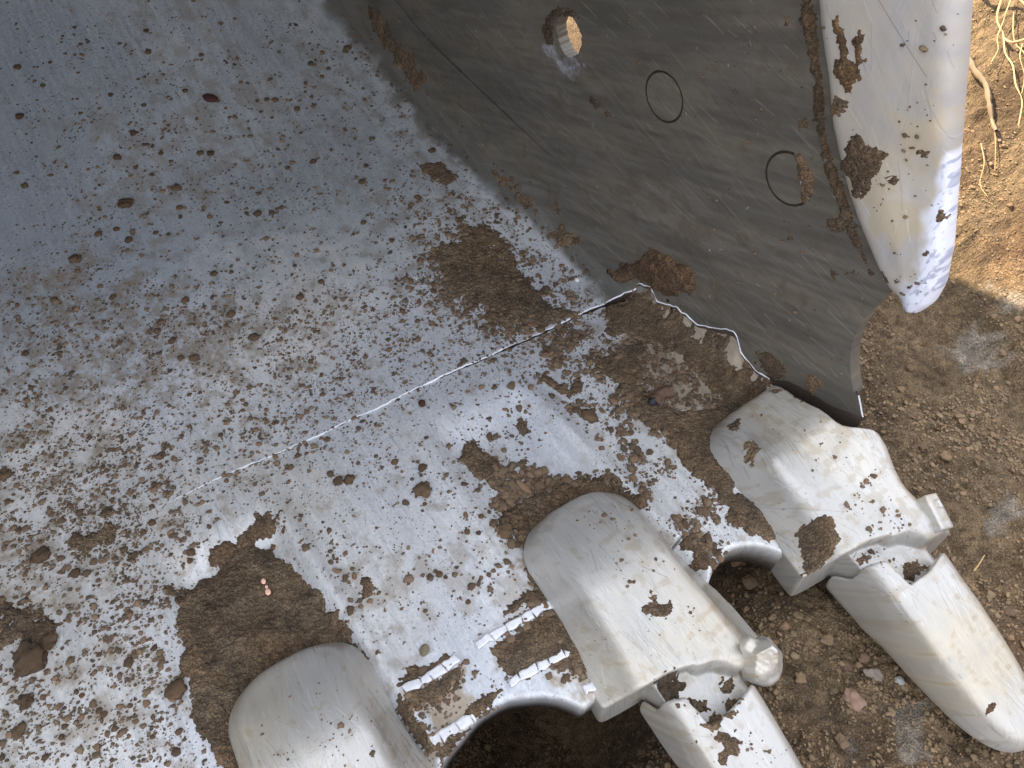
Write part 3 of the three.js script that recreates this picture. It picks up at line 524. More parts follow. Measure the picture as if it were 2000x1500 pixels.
// a crust of soil laid over a surface inside an outline; ragged, crumbly edge
function largest(ix, n, all) {          // the largest sheet joined edge to edge; all: every piece
  if (all) return ix; const nt = ix.length / 3, f = Int32Array.from({ length: nt }, (_, i) => i), find = a => { while (f[a] !== a) a = f[a] = f[f[a]]; return a; }, E = new Map();
  for (let t = 0; t < nt; t++) for (let e = 0; e < 3; e++) { const a = ix[t * 3 + e], b = ix[t * 3 + (e + 1) % 3], k = Math.min(a, b) * n + Math.max(a, b), o = E.get(k); if (o === undefined) E.set(k, t); else f[find(t)] = find(o); }
  const c = new Map(); for (let t = 0; t < nt; t++) { const r = find(t); c.set(r, (c.get(r) ?? 0) + 1); }
  let best = -1, m = 0; for (const [r, v] of c) if (v > m) { m = v; best = r; }
  return ix.filter((_, k) => find(Math.floor(k / 3)) === best);
}
let patchSeed = 400;
function crust(surface, polys, { T = 0.005, edge = 0.004, rag = 0.004, fine = 0.0022, gran = 0.8, grain = 0.0042, cell = 0.0017, tone = 1, holes = [], hue = SOIL, level = 0, all = false, steep = 0.008 } = {}) {
  const fr = FRAME[surface], seed = patchSeed += 13, geos = [];
  if (!Array.isArray(polys[0][0])) polys = [polys];
  for (const poly of polys) {
    const m = 0.008, x0 = Math.min(...poly.map(p => p[0])) - m, x1 = Math.max(...poly.map(p => p[0])) + m, y0 = Math.min(...poly.map(p => p[1])) - m, y1 = Math.max(...poly.map(p => p[1])) + m;
    const nx = Math.ceil((x1 - x0) / cell), ny = Math.ceil((y1 - y0) / cell), id = new Int32Array((nx + 1) * (ny + 1)).fill(-1), keep = new Float32Array((nx + 1) * (ny + 1)), pos = [], col = [], uvs = [], ix = [];
    for (let j = 0, k = 0; j <= ny; j++) for (let i = 0; i <= nx; i++, k++) {
      const a = x0 + i * cell, b = y0 + j * cell; let q = polyDist(poly, a, b); for (const h of holes) q = Math.min(q, -polyDist(h, a, b));
      keep[k] = q < -0.012 ? -1 : q + level + 2 * rag * f2(a * 90, b * 90, 3, seed) + 2 * fine * f2(a * 380, b * 380, 2, seed + 3);
    }
    const vert = k => {
      if (id[k] >= 0) return id[k]; const i = k % (nx + 1), j = (k - i) / (nx + 1), a = x0 + i * cell, b = y0 + j * cell, s = fr.at(a, b), q = keep[k];
      const w1 = 1 - worley(a / grain, b / grain, seed), w2 = 1 - worley(a / grain * 2.1, b / grain * 2.1, seed + 5), h = q > 0 ? T * (1 - Math.exp(-q / edge)) * (1 - gran * 0.5 + gran * (0.55 * w1 + 0.35 * w2) + 0.5 * f2(a * 45, b * 45, 3, seed + 8)) : -0.0005;
      const p = fr.p(a, b, (s ?? -5) + h), v = 1 + 0.5 * f2(a * 60, b * 60, 3, seed + 4) + 0.35 * (hs(Math.floor(a / 0.003), Math.floor(b / 0.003), seed) - 0.5), r = 1 + 0.12 * f2(a * 30, b * 30, 2, seed + 9);
      if (s === null) p.y = -99; uvs.push(a / 0.16, b / 0.16); pos.push(p.x, p.y, p.z); col.push(hue[0] * v * tone * r, hue[1] * v * tone, hue[2] * v * tone / r); return id[k] = pos.length / 3 - 1;
    };
    for (let j = 0; j < ny; j++) for (let i = 0; i < nx; i++) {
      const k = j * (nx + 1) + i, l = k + nx + 1; if (keep[k] <= 0 && keep[k + 1] <= 0 && keep[l] <= 0 && keep[l + 1] <= 0) continue;
      const v = [vert(k), vert(k + 1), vert(l + 1), vert(l)]; if (v.some(t => pos[t * 3 + 1] < -50)) continue;
      const ys = v.map(t => pos[t * 3 + 1]); if (Math.max(...ys) - Math.min(...ys) > 0.012 + steep) continue;
      fr.flip ? ix.push(v[0], v[2], v[1], v[0], v[3], v[2]) : ix.push(v[0], v[1], v[2], v[0], v[2], v[3]);
    }
    if (!ix.length) continue;
    for (let t = 1; t < pos.length; t += 3) if (pos[t] < -50) pos[t] = 0;
    const g = new THREE.BufferGeometry(); g.setAttribute('position', new THREE.Float32BufferAttribute(pos, 3)); g.setAttribute('color', new THREE.Float32BufferAttribute(col, 3)); g.setAttribute('uv', new THREE.Float32BufferAttribute(uvs, 2)); g.setIndex(largest(ix, pos.length / 3, all)); g.computeVertexNormals(); geos.push(g);
  }
  return geos;
}
function soilPatch(surface, label, polys, opts = {}, group) {
  const g = crust(surface, polys, opts); if (!g.length) return;
  if (opts.all) { const m = g.length > 1 ? mergeGeometries(g) : g[0]; tag(top('soil_tatters', m, M.soil), label, 'soil', null, 'stuff'); return; }
  g.forEach(q => tag(top('soil_patch', q, M.soil), label, 'soil', g.length > 1 ? (group ?? 'pieces of: ' + label) : group));
}

// soil packed and smeared on the plates
soilPatch('F', 'thick bed of brown soil packed in the hollow behind a tooth adapter', [[[-.4323,.0666],[-.4230,.0471],[-.4024,.0454],[-.3853,.0427],[-.3650,.0308],[-.3466,.0339],[-.3261,.0478],[-.3154,.0748],[-.3066,.1065],[-.2992,.1427],[-.2905,.1760],[-.2900,.2113],[-.3074,.2242],[-.3445,.2017],[-.3743,.2000],[-.4079,.2112],[-.4245,.2458],[-.4362,.2388],[-.4400,.2070],[-.4453,.1782],[-.4420,.1480],[-.4389,.1105],[-.4374,.0879]]], { T: 0.011, edge: 0.010, rag: 0.004, fine: 0.0016, gran: 0.5, grain: 0.004 });
soilPatch('F', 'crumbly fringe of soil above the packed hollow, in broken bits', [[[-.3959,.0242],[-.3753,.0198],[-.3462,.0166],[-.3259,.0075],[-.3028,.0203],[-.3088,.0395],[-.3340,.0381],[-.3629,.0410],[-.3862,.0368]], [[-.4343,.0369],[-.4193,.0397],[-.4255,.0645],[-.4337,.0626]]], { T: 0.0035, rag: 0.007, level: -0.003, all: true });
soilPatch('F', 'long smear of soil on the lip, crossing towards the scalloped edge', [[[-.1042,.0560],[-.0871,.0405],[-.0752,.0395],[-.0746,.0564],[-.0680,.0743],[-.0685,.0979],[-.0713,.1193],[-.0732,.1333],[-.0837,.1291],[-.0907,.1021],[-.1026,.0769]]], { T: 0.004, rag: 0.003 });
soilPatch('F', 'crumbs of soil heaped behind the rounded end of an adapter', [[[-.1117,.1497],[-.0915,.1368],[-.0546,.1349],[-.0258,.1420],[.0104,.1488],[.0299,.1701],[.0415,.2015],[.0329,.2241],[.0180,.2150],[-.0192,.1921],[-.0622,.2080],[-.0956,.2111],[-.1054,.1918],[-.1001,.1674]]], { T: 0.007, rag: 0.007, gran: 1.2, level: -0.003, all: true });
soilPatch('F', 'soil caked between the hardfacing beads and an adapter', [[[-.1053,.2019],[-.0821,.2094],[-.0855,.2530],[-.0845,.2967],[-.0815,.3391],[-.0886,.3651],[-.1089,.3651],[-.1143,.3441],[-.1281,.3264],[-.1271,.3126],[-.1507,.3083],[-.1817,.3038],[-.1845,.2822],[-.1838,.2644],[-.1531,.2656],[-.1118,.2656],[-.1030,.2537],[-.1284,.2444],[-.1639,.2448],[-.1781,.2445],[-.1511,.2379],[-.1162,.2343],[-.1119,.2176]]], { T: 0.0034, rag: 0.003, gran: 0.7 });
soilPatch('F', 'soil caked in strips round the beads beside the packed hollow', [[[-.2569,.2410],[-.2349,.2459],[-.2117,.2521],[-.2183,.2560],[-.2461,.2570],[-.2671,.2585],[-.2755,.2518]], [[-.2169,.2636],[-.2185,.2738],[-.2374,.2787],[-.2518,.2838],[-.2529,.2735],[-.2680,.2761],[-.2780,.2784],[-.2789,.2642],[-.2421,.2650]], [[-.2757,.2555],[-.2714,.2704],[-.2724,.2881],[-.2692,.3053],[-.2723,.3232],[-.2782,.3148],[-.2822,.2923],[-.2844,.2704]], [[-.2712,.3230],[-.2582,.3179],[-.2271,.3165],[-.2356,.3281],[-.2500,.3343],[-.2646,.3376],[-.2742,.3318]], [[-.2319,.3011],[-.2017,.3003],[-.1899,.3037],[-.1986,.3092],[-.2194,.3124],[-.2315,.3102]]], { T: 0.003, rag: 0.003 });
soilPatch('F', 'broad crust of soil below the crack at the side plate corner, with bare gaps', [[[.1709,-.0452],[.2080,-.0371],[.2146,-.0164],[.2138,.0039],[.2227,.0371],[.2253,.0642],[.2326,.0907],[.2358,.1098],[.2356,.1255],[.2368,.1528],[.2399,.1751],[.2322,.1793],[.2130,.1786],[.1830,.2006],[.1625,.2284],[.1507,.2250],[.1290,.2116],[.1179,.1849],[.1091,.1591],[.1040,.1350],[.1042,.1050],[.1031,.0776],[.1023,.0524],[.1056,.0203],[.1236,.0198],[.1464,.0042],[.1523,-.0177]]], { T: 0.004, rag: 0.007, gran: 0.7, holes: [[[.1536,.0482],[.1822,.0385],[.1963,.0664],[.2046,.1032],[.1987,.1460],[.1841,.1589],[.1464,.1398],[.1304,.1168],[.1305,.0764]], [[.1391,.0078],[.1644,.0033],[.1609,.0213],[.1330,.0306]]] });
soilPatch('F', 'thin scattered crust of soil running down to the narrow scallop', [[[.1103,.1432],[.1573,.2172],[.1403,.2456],[.1316,.2738],[.1232,.2937],[.0973,.2954],[.1095,.2565],[.1023,.2223],[.0991,.1813]], [[.1214,.2675],[.1452,.2770],[.1594,.3088],[.1516,.3286],[.1176,.3235],[.1061,.2973]], [[.0415,.2681],[.0713,.2897],[.0552,.3145],[.0383,.3094],[.0370,.2822]]], { T: 0.004, rag: 0.008, gran: 1, level: -0.002, all: true });
soilPatch('W', 'wet reddish soil smeared into the corner above the crack', [[[-.0051,-.0277],[.0128,.0147],[.0468,.0523],[.0689,.0871],[.0977,.0977],[.1302,.1033],[.1499,.0891],[.1387,.0641],[.1092,.0371],[.0870,.0342],[.0670,.0314],[.0509,.0247],[.0280,-.0099]]], { T: 0.007, rag: 0.004, gran: 0.8, hue: [0.150, 0.090, 0.048] });
soilPatch('F', 'dark soil wedged in the corner of floor and side plate, far from the teeth', [[[.1334,-.6916],[.1451,-.6285],[.1500,-.5890],[.1508,-.5814],[.1544,-.5512],[.1593,-.5130],[.1553,-.5123],[.1426,-.5252],[.1400,-.5562],[.1341,-.5955],[.1360,-.6379]]], { T: 0.006, rag: 0.005, gran: 0.5, tone: 0.85 });
soilPatch('F', 'flat oval smear of soil on the grey floor plate', [[[.0754,-.3947],[.1079,-.3875],[.1181,-.3472],[.0928,-.3411],[.0779,-.3677]]], { T: 0.003, rag: 0.004 });
soilPatch('F', 'dark clots of soil along the fillet of the side plate', [[[.1721,-.1929],[.1913,-.1813],[.2015,-.1519],[.1948,-.1406],[.1734,-.1724]], [[.1934,-.2355],[.1972,-.2040],[.1979,-.1987],[.1933,-.2219]], [[.1592,-.3301],[.1728,-.2875],[.1834,-.2353],[.1764,-.2267],[.1655,-.2617]]], { T: 0.004, rag: 0.006, level: -0.002, all: true });
soilPatch('F', 'spread of fine crumbly soil on the floor plate near the crack', [[[.0095,-.2344],[.0683,-.2593],[.1007,-.2302],[.1154,-.1792],[.1182,-.1179],[.1350,-.0634],[.0912,-.0506],[.0432,-.0723],[.0208,-.1256],[.0036,-.1845]], [[.0723,-.2886],[.1140,-.2460],[.1207,-.2015],[.0867,-.1991],[.0626,-.2417]]], { T: 0.003, rag: 0.014, fine: 0.006, gran: 1.2, level: -0.006, all: true });
soilPatch('F', 'small rectangular smear of soil on the bright lip', [[[-.2590,.1311],[-.2498,.1347],[-.2522,.1513],[-.2589,.1573],[-.2655,.1545]]], { T: 0.003, rag: 0.0015 });
soilPatch('F', 'clumped soil in tatters on the floor beside the packed hollow', [[[-.5129,-.0749],[-.4610,-.0900],[-.4393,-.0657],[-.4581,-.0344],[-.4927,-.0216],[-.5202,-.0384]], [[-.5906,-.0362],[-.5519,-.0316],[-.5261,.0156],[-.5412,.0425],[-.5826,.0347],[-.5996,.0243]], [[-.4809,-.0278],[-.4379,-.0083],[-.4546,.0148],[-.4844,.0096]], [[-.3985,-.1327],[-.3763,-.1276],[-.3883,-.1070],[-.4052,-.1094]]], { T: 0.004, rag: 0.014, fine: 0.005, gran: 1.2, level: -0.011, all: true });
soilPatch('F', 'bits of soil stuck to the raised casting behind the middle adapter', [[[-.0246,.0470],[-.0089,.0499],[-.0116,.0679],[-.0243,.0659]], [[.0408,.0048],[.0467,.0244],[.0534,.0423],[.0725,.0357],[.0645,.0564],[.0496,.0535],[.0395,.0355],[.0346,.0169]], [[.0520,.0771],[.0631,.0822],[.0556,.0983],[.0455,.0972]], [[-.0543,.0908],[-.0392,.0881],[-.0354,.0985],[-.0490,.1020]]], { T: 0.003, rag: 0.004 });

// on adapters and teeth
soilPatch('A', 'branching blot of soil on the white face of the middle adapter', [[[-.0508,.3203],[-.0418,.3200],[-.0382,.3105],[-.0304,.3112],[-.0329,.3208],[-.0311,.3277],[-.0244,.3283],[-.0246,.3362],[-.0383,.3371],[-.0510,.3276]]], { T: 0.002, rag: 0.003, cell: 0.0012 });
soilPatch('A', 'small smears of soil low on the middle adapter and its nose', [[[-.0198,.4018],[-.0082,.4067],[-.0121,.4179],[-.0251,.4141]], [[-.0549,.4028],[-.0399,.4099],[-.0440,.4176],[-.0592,.4124]], [[-.0655,.4283],[-.0554,.4230],[-.0404,.4215],[-.0332,.4350],[-.0499,.4363],[-.0615,.4366]], [[-.0281,.4208],[-.0180,.4228],[-.0209,.4303],[-.0296,.4281]]], { T: 0.0035, rag: 0.003, cell: 0.0012 });
soilPatch('A', 'dark soil wedged in the joint of the middle tooth and its adapter', [[[-.0865,.3775],[-.0624,.3762],[-.0517,.3880],[-.0625,.3972],[-.0807,.3955]]], { T: 0.005, rag: 0.002, cell: 0.0012, tone: 0.6 });
soilPatch('A', 'ragged blot of soil on the top of the middle tooth', [[[-.0625,.4398],[-.0488,.4423],[-.0419,.4513],[-.0472,.4614],[-.0568,.4622],[-.0579,.4569],[-.0653,.4617],[-.0692,.4584],[-.0604,.4506]]], { T: 0.003, rag: 0.003, cell: 0.0012 });
soilPatch('A', 'smudges of soil on the dull back of the corner adapter', [[[.2321,.2105],[.2485,.2157],[.2479,.2352],[.2340,.2363],[.2299,.2257]], [[.1642,.1954],[.1765,.1981],[.1702,.2087],[.1589,.2050]], [[.1540,.2239],[.1651,.2260],[.1619,.2411],[.1513,.2482],[.1486,.2391]], [[.2246,.1924],[.2386,.1994],[.2360,.2063],[.2231,.1999]]], { T: 0.002, rag: 0.002, cell: 0.0012 });
soilPatch('A', 'brown soil film on the flank of the corner adapter above the narrow scallop', [[[.1399,.3278],[.1666,.3407],[.1588,.3596],[.1382,.3699],[.1254,.3652],[.1325,.3468]]], { T: 0.002, rag: 0.004, cell: 0.0012, gran: 0.4 });
soilPatch('A', 'soil packed in the joint of the corner tooth and its adapter', [[[.2060,.4130],[.2274,.4100],[.2260,.4221],[.2083,.4270],[.1965,.4217]], [[.1466,.3790],[.1681,.3781],[.1792,.3875],[.1615,.3912],[.1449,.3874]]], { T: 0.004, rag: 0.003, cell: 0.0012 });
soilPatch('A', 'round reddish soil spot near the point of the corner tooth', [[[.1801,.5422],[.1872,.5455],[.1820,.5508],[.1743,.5492]]], { T: 0.0015, rag: 0.001, cell: 0.001, hue: [0.15, 0.085, 0.05] });

// on the side plate
soilPatch('W', 'brown blot of soil on the side plate above the open crack', [[[.3091,.0744],[.3196,.0881],[.3317,.0807],[.3253,.0598],[.3148,.0620]]], { T: 0.002, rag: 0.003 });
soilPatch('W', 'dark soil stain by the crack, where it meets the adapter', [[[.2461,.0542],[.2600,.0706],[.2818,.0713],[.2917,.0518],[.2768,.0353],[.2578,.0404]]], { T: 0.002, rag: 0.003, tone: 0.75 });
soilPatch('W', 'soil packed along the seam between side plate and shroud', [[[.1754,.4444],[.1877,.4488],[.2027,.4174],[.2232,.3817],[.2406,.3467],[.2590,.3204],[.2780,.2960],[.3029,.2685],[.3274,.2458],[.3460,.2298],[.3435,.2252],[.3241,.2402],[.2994,.2631],[.2743,.2880],[.2515,.3107],[.2320,.3371],[.2164,.3785],[.1945,.4141]]], { T: 0.005, rag: 0.003, gran: 0.9, tone: 0.8 });
soilPatch('W', 'soil clot on the side plate touching the lower shroud edge', [[[.2688,.2626],[.2812,.2755],[.2913,.2727],[.2924,.2638],[.2787,.2545]]], { T: 0.003, rag: 0.002 });
soilPatch('W', 'crescent of soil packed into the rim of a filled hole', [[[.2166,.3085],[.2231,.3099],[.2333,.3057],[.2436,.2977],[.2477,.2859],[.2462,.2697],[.2406,.2614],[.2396,.2751],[.2373,.2854],[.2299,.2897],[.2248,.2981]]], { T: 0.002, rag: 0.0015, cell: 0.0012 });
soilPatch('W', 'three dark soil spots between the torn hole and a filled hole', [[[-.0570,.2310],[-.0469,.2372],[-.0356,.2388],[-.0354,.2284],[-.0472,.2212]], [[-.0319,.2275],[-.0220,.2324],[-.0196,.2270],[-.0279,.2229]], [[-.0161,.2268],[-.0105,.2297],[-.0109,.2262]]], { T: 0.002, rag: 0.001, cell: 0.0012, tone: 0.7 });
soilPatch('W', 'faint soil specks on the side plate near the shroud tip', [[[.2366,.2245],[.2432,.2277],[.2453,.2213],[.2398,.2187]], [[.2917,.2159],[.2965,.2222],[.3029,.2177],[.2976,.2096]], [[.3037,.2236],[.3132,.2334],[.3166,.2307],[.3079,.2201]], [[.2126,.3414],[.2192,.3468],[.2248,.3385],[.2168,.3322]], [[.1716,.4158],[.1773,.4180],[.1789,.4099],[.1737,.4092]]], { T: 0.0015, rag: 0.002, cell: 0.0012 });
soilPatch('W', 'dark packed soil round the upper rim of the torn hole', [[[-.1440,.2791],[-.1369,.2977],[-.1175,.3145],[-.0917,.3221],[-.0811,.3172],[-.0912,.3144],[-.1032,.3120],[-.1171,.3042],[-.1239,.2932],[-.1272,.2798],[-.1231,.2654],[-.1362,.2624]]], { T: 0.004, rag: 0.002, cell: 0.0012, tone: 0.6 });
// on the shroud
soilPatch('S', 'forked streak of golden brown soil on the shroud', [[[.2265,.4428],[.2321,.4481],[.2401,.4394],[.2497,.4240],[.2559,.4250],[.2497,.4386],[.2544,.4429],[.2625,.4295],[.2673,.4267],[.2619,.4218],[.2644,.4129],[.2603,.4040],[.2631,.3992],[.2573,.3965],[.2520,.4002],[.2433,.4023],[.2398,.4146],[.2443,.4207],[.2379,.4325]]], { T: 0.003, rag: 0.003, cell: 0.0013, hue: [0.15, 0.092, 0.045] });
soilPatch('S', 'small soil smear at the inner edge of the shroud', [[[.2452,.3750],[.2492,.3890],[.2563,.3888],[.2616,.3905],[.2621,.3788],[.2501,.3700]]], { T: 0.003, rag: 0.002, cell: 0.0013 });
soilPatch('S', 'dark thick soil blot in the middle of the shroud', [[[.2685,.3579],[.2860,.3706],[.2997,.3676],[.3075,.3672],[.3085,.3532],[.3051,.3351],[.3014,.3191],[.2938,.3144],[.2920,.3324],[.2733,.3297],[.2687,.3364],[.2746,.3458]]], { T: 0.004, rag: 0.004, cell: 0.0013, tone: 0.8 });
soilPatch('S', 'scattered soil bits on the worn lower part of the shroud', [[[.3088,.3454],[.3178,.3517],[.3303,.3610],[.3281,.3499],[.3201,.3441]], [[.3316,.3815],[.3356,.3864],[.3404,.3855],[.3365,.3805]], [[.3574,.3461],[.3623,.3472],[.3673,.3383],[.3632,.3315]], [[.3435,.2608],[.3530,.2656],[.3573,.2603],[.3502,.2523]], [[.3212,.4623],[.3242,.4643],[.3343,.4463],[.3320,.4445]]], { T: 0.002, rag: 0.004, cell: 0.0013, level: -0.001, all: true });

// ---------------------------------------------------------------- hardfacing beads, cracked across into short pieces
function bead(line, width, seed) {
  const R = rng(seed), part = new THREE.Group(); part.name = 'hardfacing_bead'; bucket.add(part);
  const c = new THREE.CatmullRomCurve3(line.map(p => new THREE.Vector3(p[0], 0, p[1]))), L = c.getLength(); let s = 0;
  while (s < L - 0.002) {
    const e = Math.min(L, s + 0.009 + R() * 0.012), a = s, b = e - 0.0004, k0 = (R() - 0.5) * 0.003, k1 = (R() - 0.5) * 0.003;
    const g = gridGeo(6, 6, (i, j) => {
      const K = [0, 0.04, 0.25, 0.5, 0.75, 0.96, 1], t = K[i], q = K[j] * 2 - 1, d = lerp(a + q * k0, b + q * k1, t), f = clamp(d / L), p = c.getPointAt(f), T = c.getTangentAt(f), w = width * (0.85 + 0.35 * n2(d * 220, q * 2, seed)) * 0.5;
      const x = p.x + T.z * w * q, z = p.z - T.x * w * q, edge = i === 0 || i === 6 || j === 0 || j === 6;
      return { p: new THREE.Vector3(x, (plateTop(x, z) ?? 0) + (edge ? 0.0018 : 0.0036), z), uv: [d * 4, q] };
    });
    g.index.array.reverse(); g.computeVertexNormals(); mesh('bead_piece', g, M.bead, part); s = e;
  }
}
bead([[-.2708,.2584],[-.2440,.2583],[-.2119,.2565]], 0.010, 3); bead([[-.1928,.2555],[-.1674,.2557],[-.1361,.2569],[-.1053,.2572]], 0.010, 5);
bead([[-.2694,.3127],[-.2506,.3114],[-.2253,.3114]], 0.011, 7); bead([[-.1837,.3026],[-.1535,.3038],[-.1264,.3062],[-.1096,.3038]], 0.009, 9); bead([[-.1283,.3437],[-.1151,.3453],[-.1014,.3448]], 0.009, 11);


// ---------------------------------------------------------------- clods, chips and other loose things on the plates
function lump(r, seed, squash = 0.62, rough = 0.35, detail = 3) {
  const g = mergeVertices(new THREE.IcosahedronGeometry(1, detail).deleteAttribute('uv').deleteAttribute('normal')), P = g.attributes.position, c = new Float32Array(P.count * 3), v = new THREE.Vector3();
  for (let i = 0; i < P.count; i++) {
    v.fromBufferAttribute(P, i); const k = 1 + rough * f3(v.x * 1.6 + seed, v.y * 1.6, v.z * 1.6, 2, seed) * 1.6 + rough * 0.55 * f3(v.x * 5 + seed, v.y * 5, v.z * 5, 2, seed + 4); P.setXYZ(i, v.x * k * r, v.y * k * r * squash, v.z * k * r);
    const t = 1 + 0.5 * f3(v.x * 3, v.y * 3, v.z * 3 + seed, 3, seed + 2); c.set([SOIL[0] * t, SOIL[1] * t, SOIL[2] * t], i * 3);
  }
  g.setAttribute('color', new THREE.BufferAttribute(c, 3)); g.computeVertexNormals(); return g;
}
const clodMat = ['#c4beb6', '#a8a098', '#b8aea2'].map(c => new THREE.MeshStandardMaterial({ color: c, vertexColors: true, roughness: 1 }));
function clod(label, x, z, r, o = {}) {
  const seed = Math.floor(hs(Math.round(x * 1000), Math.round(z * 1000), 5) * 900), g = lump(r, seed, o.squash ?? 0.55, o.rough ?? 0.35, r > 0.007 ? 4 : 2), m = top(o.name ?? 'soil_clod', g, o.mat ?? clodMat[seed % 3]);
  m.position.set(x, (plateTop(x, z) ?? 0) + r * 0.30, z); m.rotation.y = hs(seed, 1, 2) * 6.3; if (o.stretch) m.scale.set(1, 1, o.stretch); if (o.turn !== undefined) m.rotation.y = o.turn; return tag(m, label, o.cat ?? 'soil clod', o.group);
}
const lone = [[-0.535,-0.063,0.0102],[-0.565,0.045,0.0177],[-0.546,0.038,0.0100],[-0.576,0.084,0.0090],[-0.453,0.147,0.0110],[-0.234,0.016,0.0068],[-0.222,0.020,0.0068],[-0.159,0.077,0.0118],[-0.107,0.164,0.0103],[-0.313,-0.508,0.0105],[-0.398,-0.448,0.0087],[-0.316,-0.231,0.0076],[-0.242,-0.224,0.0077],[-0.586,0.108,0.0075],[-0.550,-0.182,0.0097]];
const loneLabels = ['rounded brown clod among tattered soil on the pale floor', 'largest crumbly clod, in a heap of soil on the floor', 'smaller clod leaning on the largest clod', 'brown clod below the largest clod on the floor', 'angular grey-brown lump against the packed hollow', 'one half of a crescent of soil lying on the bare lip', 'other half of a crescent of soil lying on the bare lip', 'fat round clod alone on the lip, between two adapters', 'smooth oval clod beside the heap behind the middle adapter', 'dark clod alone high on the grey floor', 'flat clod at the edge of the dense crumbs on the floor', 'reddish flat clod just above the crack', 'clotted clump with bits of grass above the crack', 'ragged clod on the pale floor left of the packed hollow', 'soft clod sunk in crumbs beside the end of the crack'];
lone.forEach((c, i) => clod(loneLabels[i], c[0], c[1], c[2] * 0.82, { rough: 0.6, squash: 0.45 }));
const small = [[-0.365,-0.751,0.0058],[-0.182,-0.751,0.0046],[-0.193,-0.723,0.0061],[-0.125,-0.698,0.0046],[-0.267,-0.681,0.0044],[-0.170,-0.653,0.0045],[-0.058,-0.594,0.0062],[-0.069,-0.599,0.0046],[-0.035,-0.568,0.0054],[0.083,-0.640,0.0072],[0.019,-0.634,0.0055],[0.040,-0.617,0.0040],[-0.390,-0.689,0.0065],[-0.262,-0.614,0.0059],[-0.192,-0.549,0.0059],[-0.179,-0.542,0.0059],[-0.297,-0.586,0.0065],[-0.241,-0.570,0.0044],[-0.243,-0.505,0.0079],[-0.421,-0.589,0.0056],[-0.056,-0.467,0.0052],[-0.093,-0.472,0.0044],[-0.011,-0.399,0.0059],[0.008,-0.425,0.0045],[0.046,-0.338,0.0051],[-0.252,-0.471,0.0049],[-0.162,-0.412,0.0064],[-0.129,-0.407,0.0043],[-0.337,-0.473,0.0048],[-0.361,-0.475,0.0055],[-0.329,-0.448,0.0062],[-0.251,-0.342,0.0054],[-0.294,-0.444,0.0041],[-0.041,-0.331,0.0050],[-0.021,-0.285,0.0042],[-0.375,-0.367,0.0052],[-0.297,-0.319,0.0059],[-0.254,-0.271,0.0065],[-0.168,-0.255,0.0060],[-0.343,-0.291,0.0051],[-0.490,-0.332,0.0050],[-0.440,-0.395,0.0052],[-0.332,-0.268,0.0051],[-0.134,-0.265,0.0047],[0.108,-0.409,0.0061],[-0.485,0.097,0.0054],[-0.400,0.013,0.0054],[-0.404,0.020,0.0037],[-0.146,0.050,0.0057],[-0.169,0.026,0.0046],[-0.222,-0.043,0.0041],[-0.185,-0.038,0.0036],[-0.468,0.200,0.0050],[-0.189,0.172,0.0042],[-0.425,-0.041,0.0049],[-0.444,0.137,0.0039],[-0.508,-0.024,0.0058],[-0.461,0.184,0.0037],[-0.289,0.213,0.0024],[-0.142,0.145,0.0038],[-0.132,0.153,0.0032],[-0.185,0.178,0.0026],[-0.191,0.167,0.0026],[-0.178,0.213,0.0031],[-0.120,0.137,0.0033],[-0.219,0.199,0.0025],[-0.286,-0.140,0.0037],[-0.326,-0.114,0.0036],[-0.205,0.006,0.0029],[-0.184,0.008,0.0029],[-0.165,0.092,0.0028],[-0.364,0.201,0.0019],[-0.532,0.066,0.0044],[-0.516,0.133,0.0038],[-0.511,0.151,0.0033],[-0.554,0.133,0.0032],[-0.530,0.105,0.0029],[-0.478,0.159,0.0028],[-0.570,0.143,0.0037]];
for (const c of small) { const k = c[1] > zc(c[0]) ? (c[0] < -0.42 ? 2 : 1) : 0; clod(['small brown clod on the grey floor plate behind the crack', 'small brown clod on the bright lip in front of the crack', 'small brown clod among crumbs on the pale floor beside the packed hollow'][k], c[0], c[1], c[2] * 0.85, { group: ['small clods behind the crack', 'small clods on the lip', 'small clods beside the packed hollow'][k] }); }
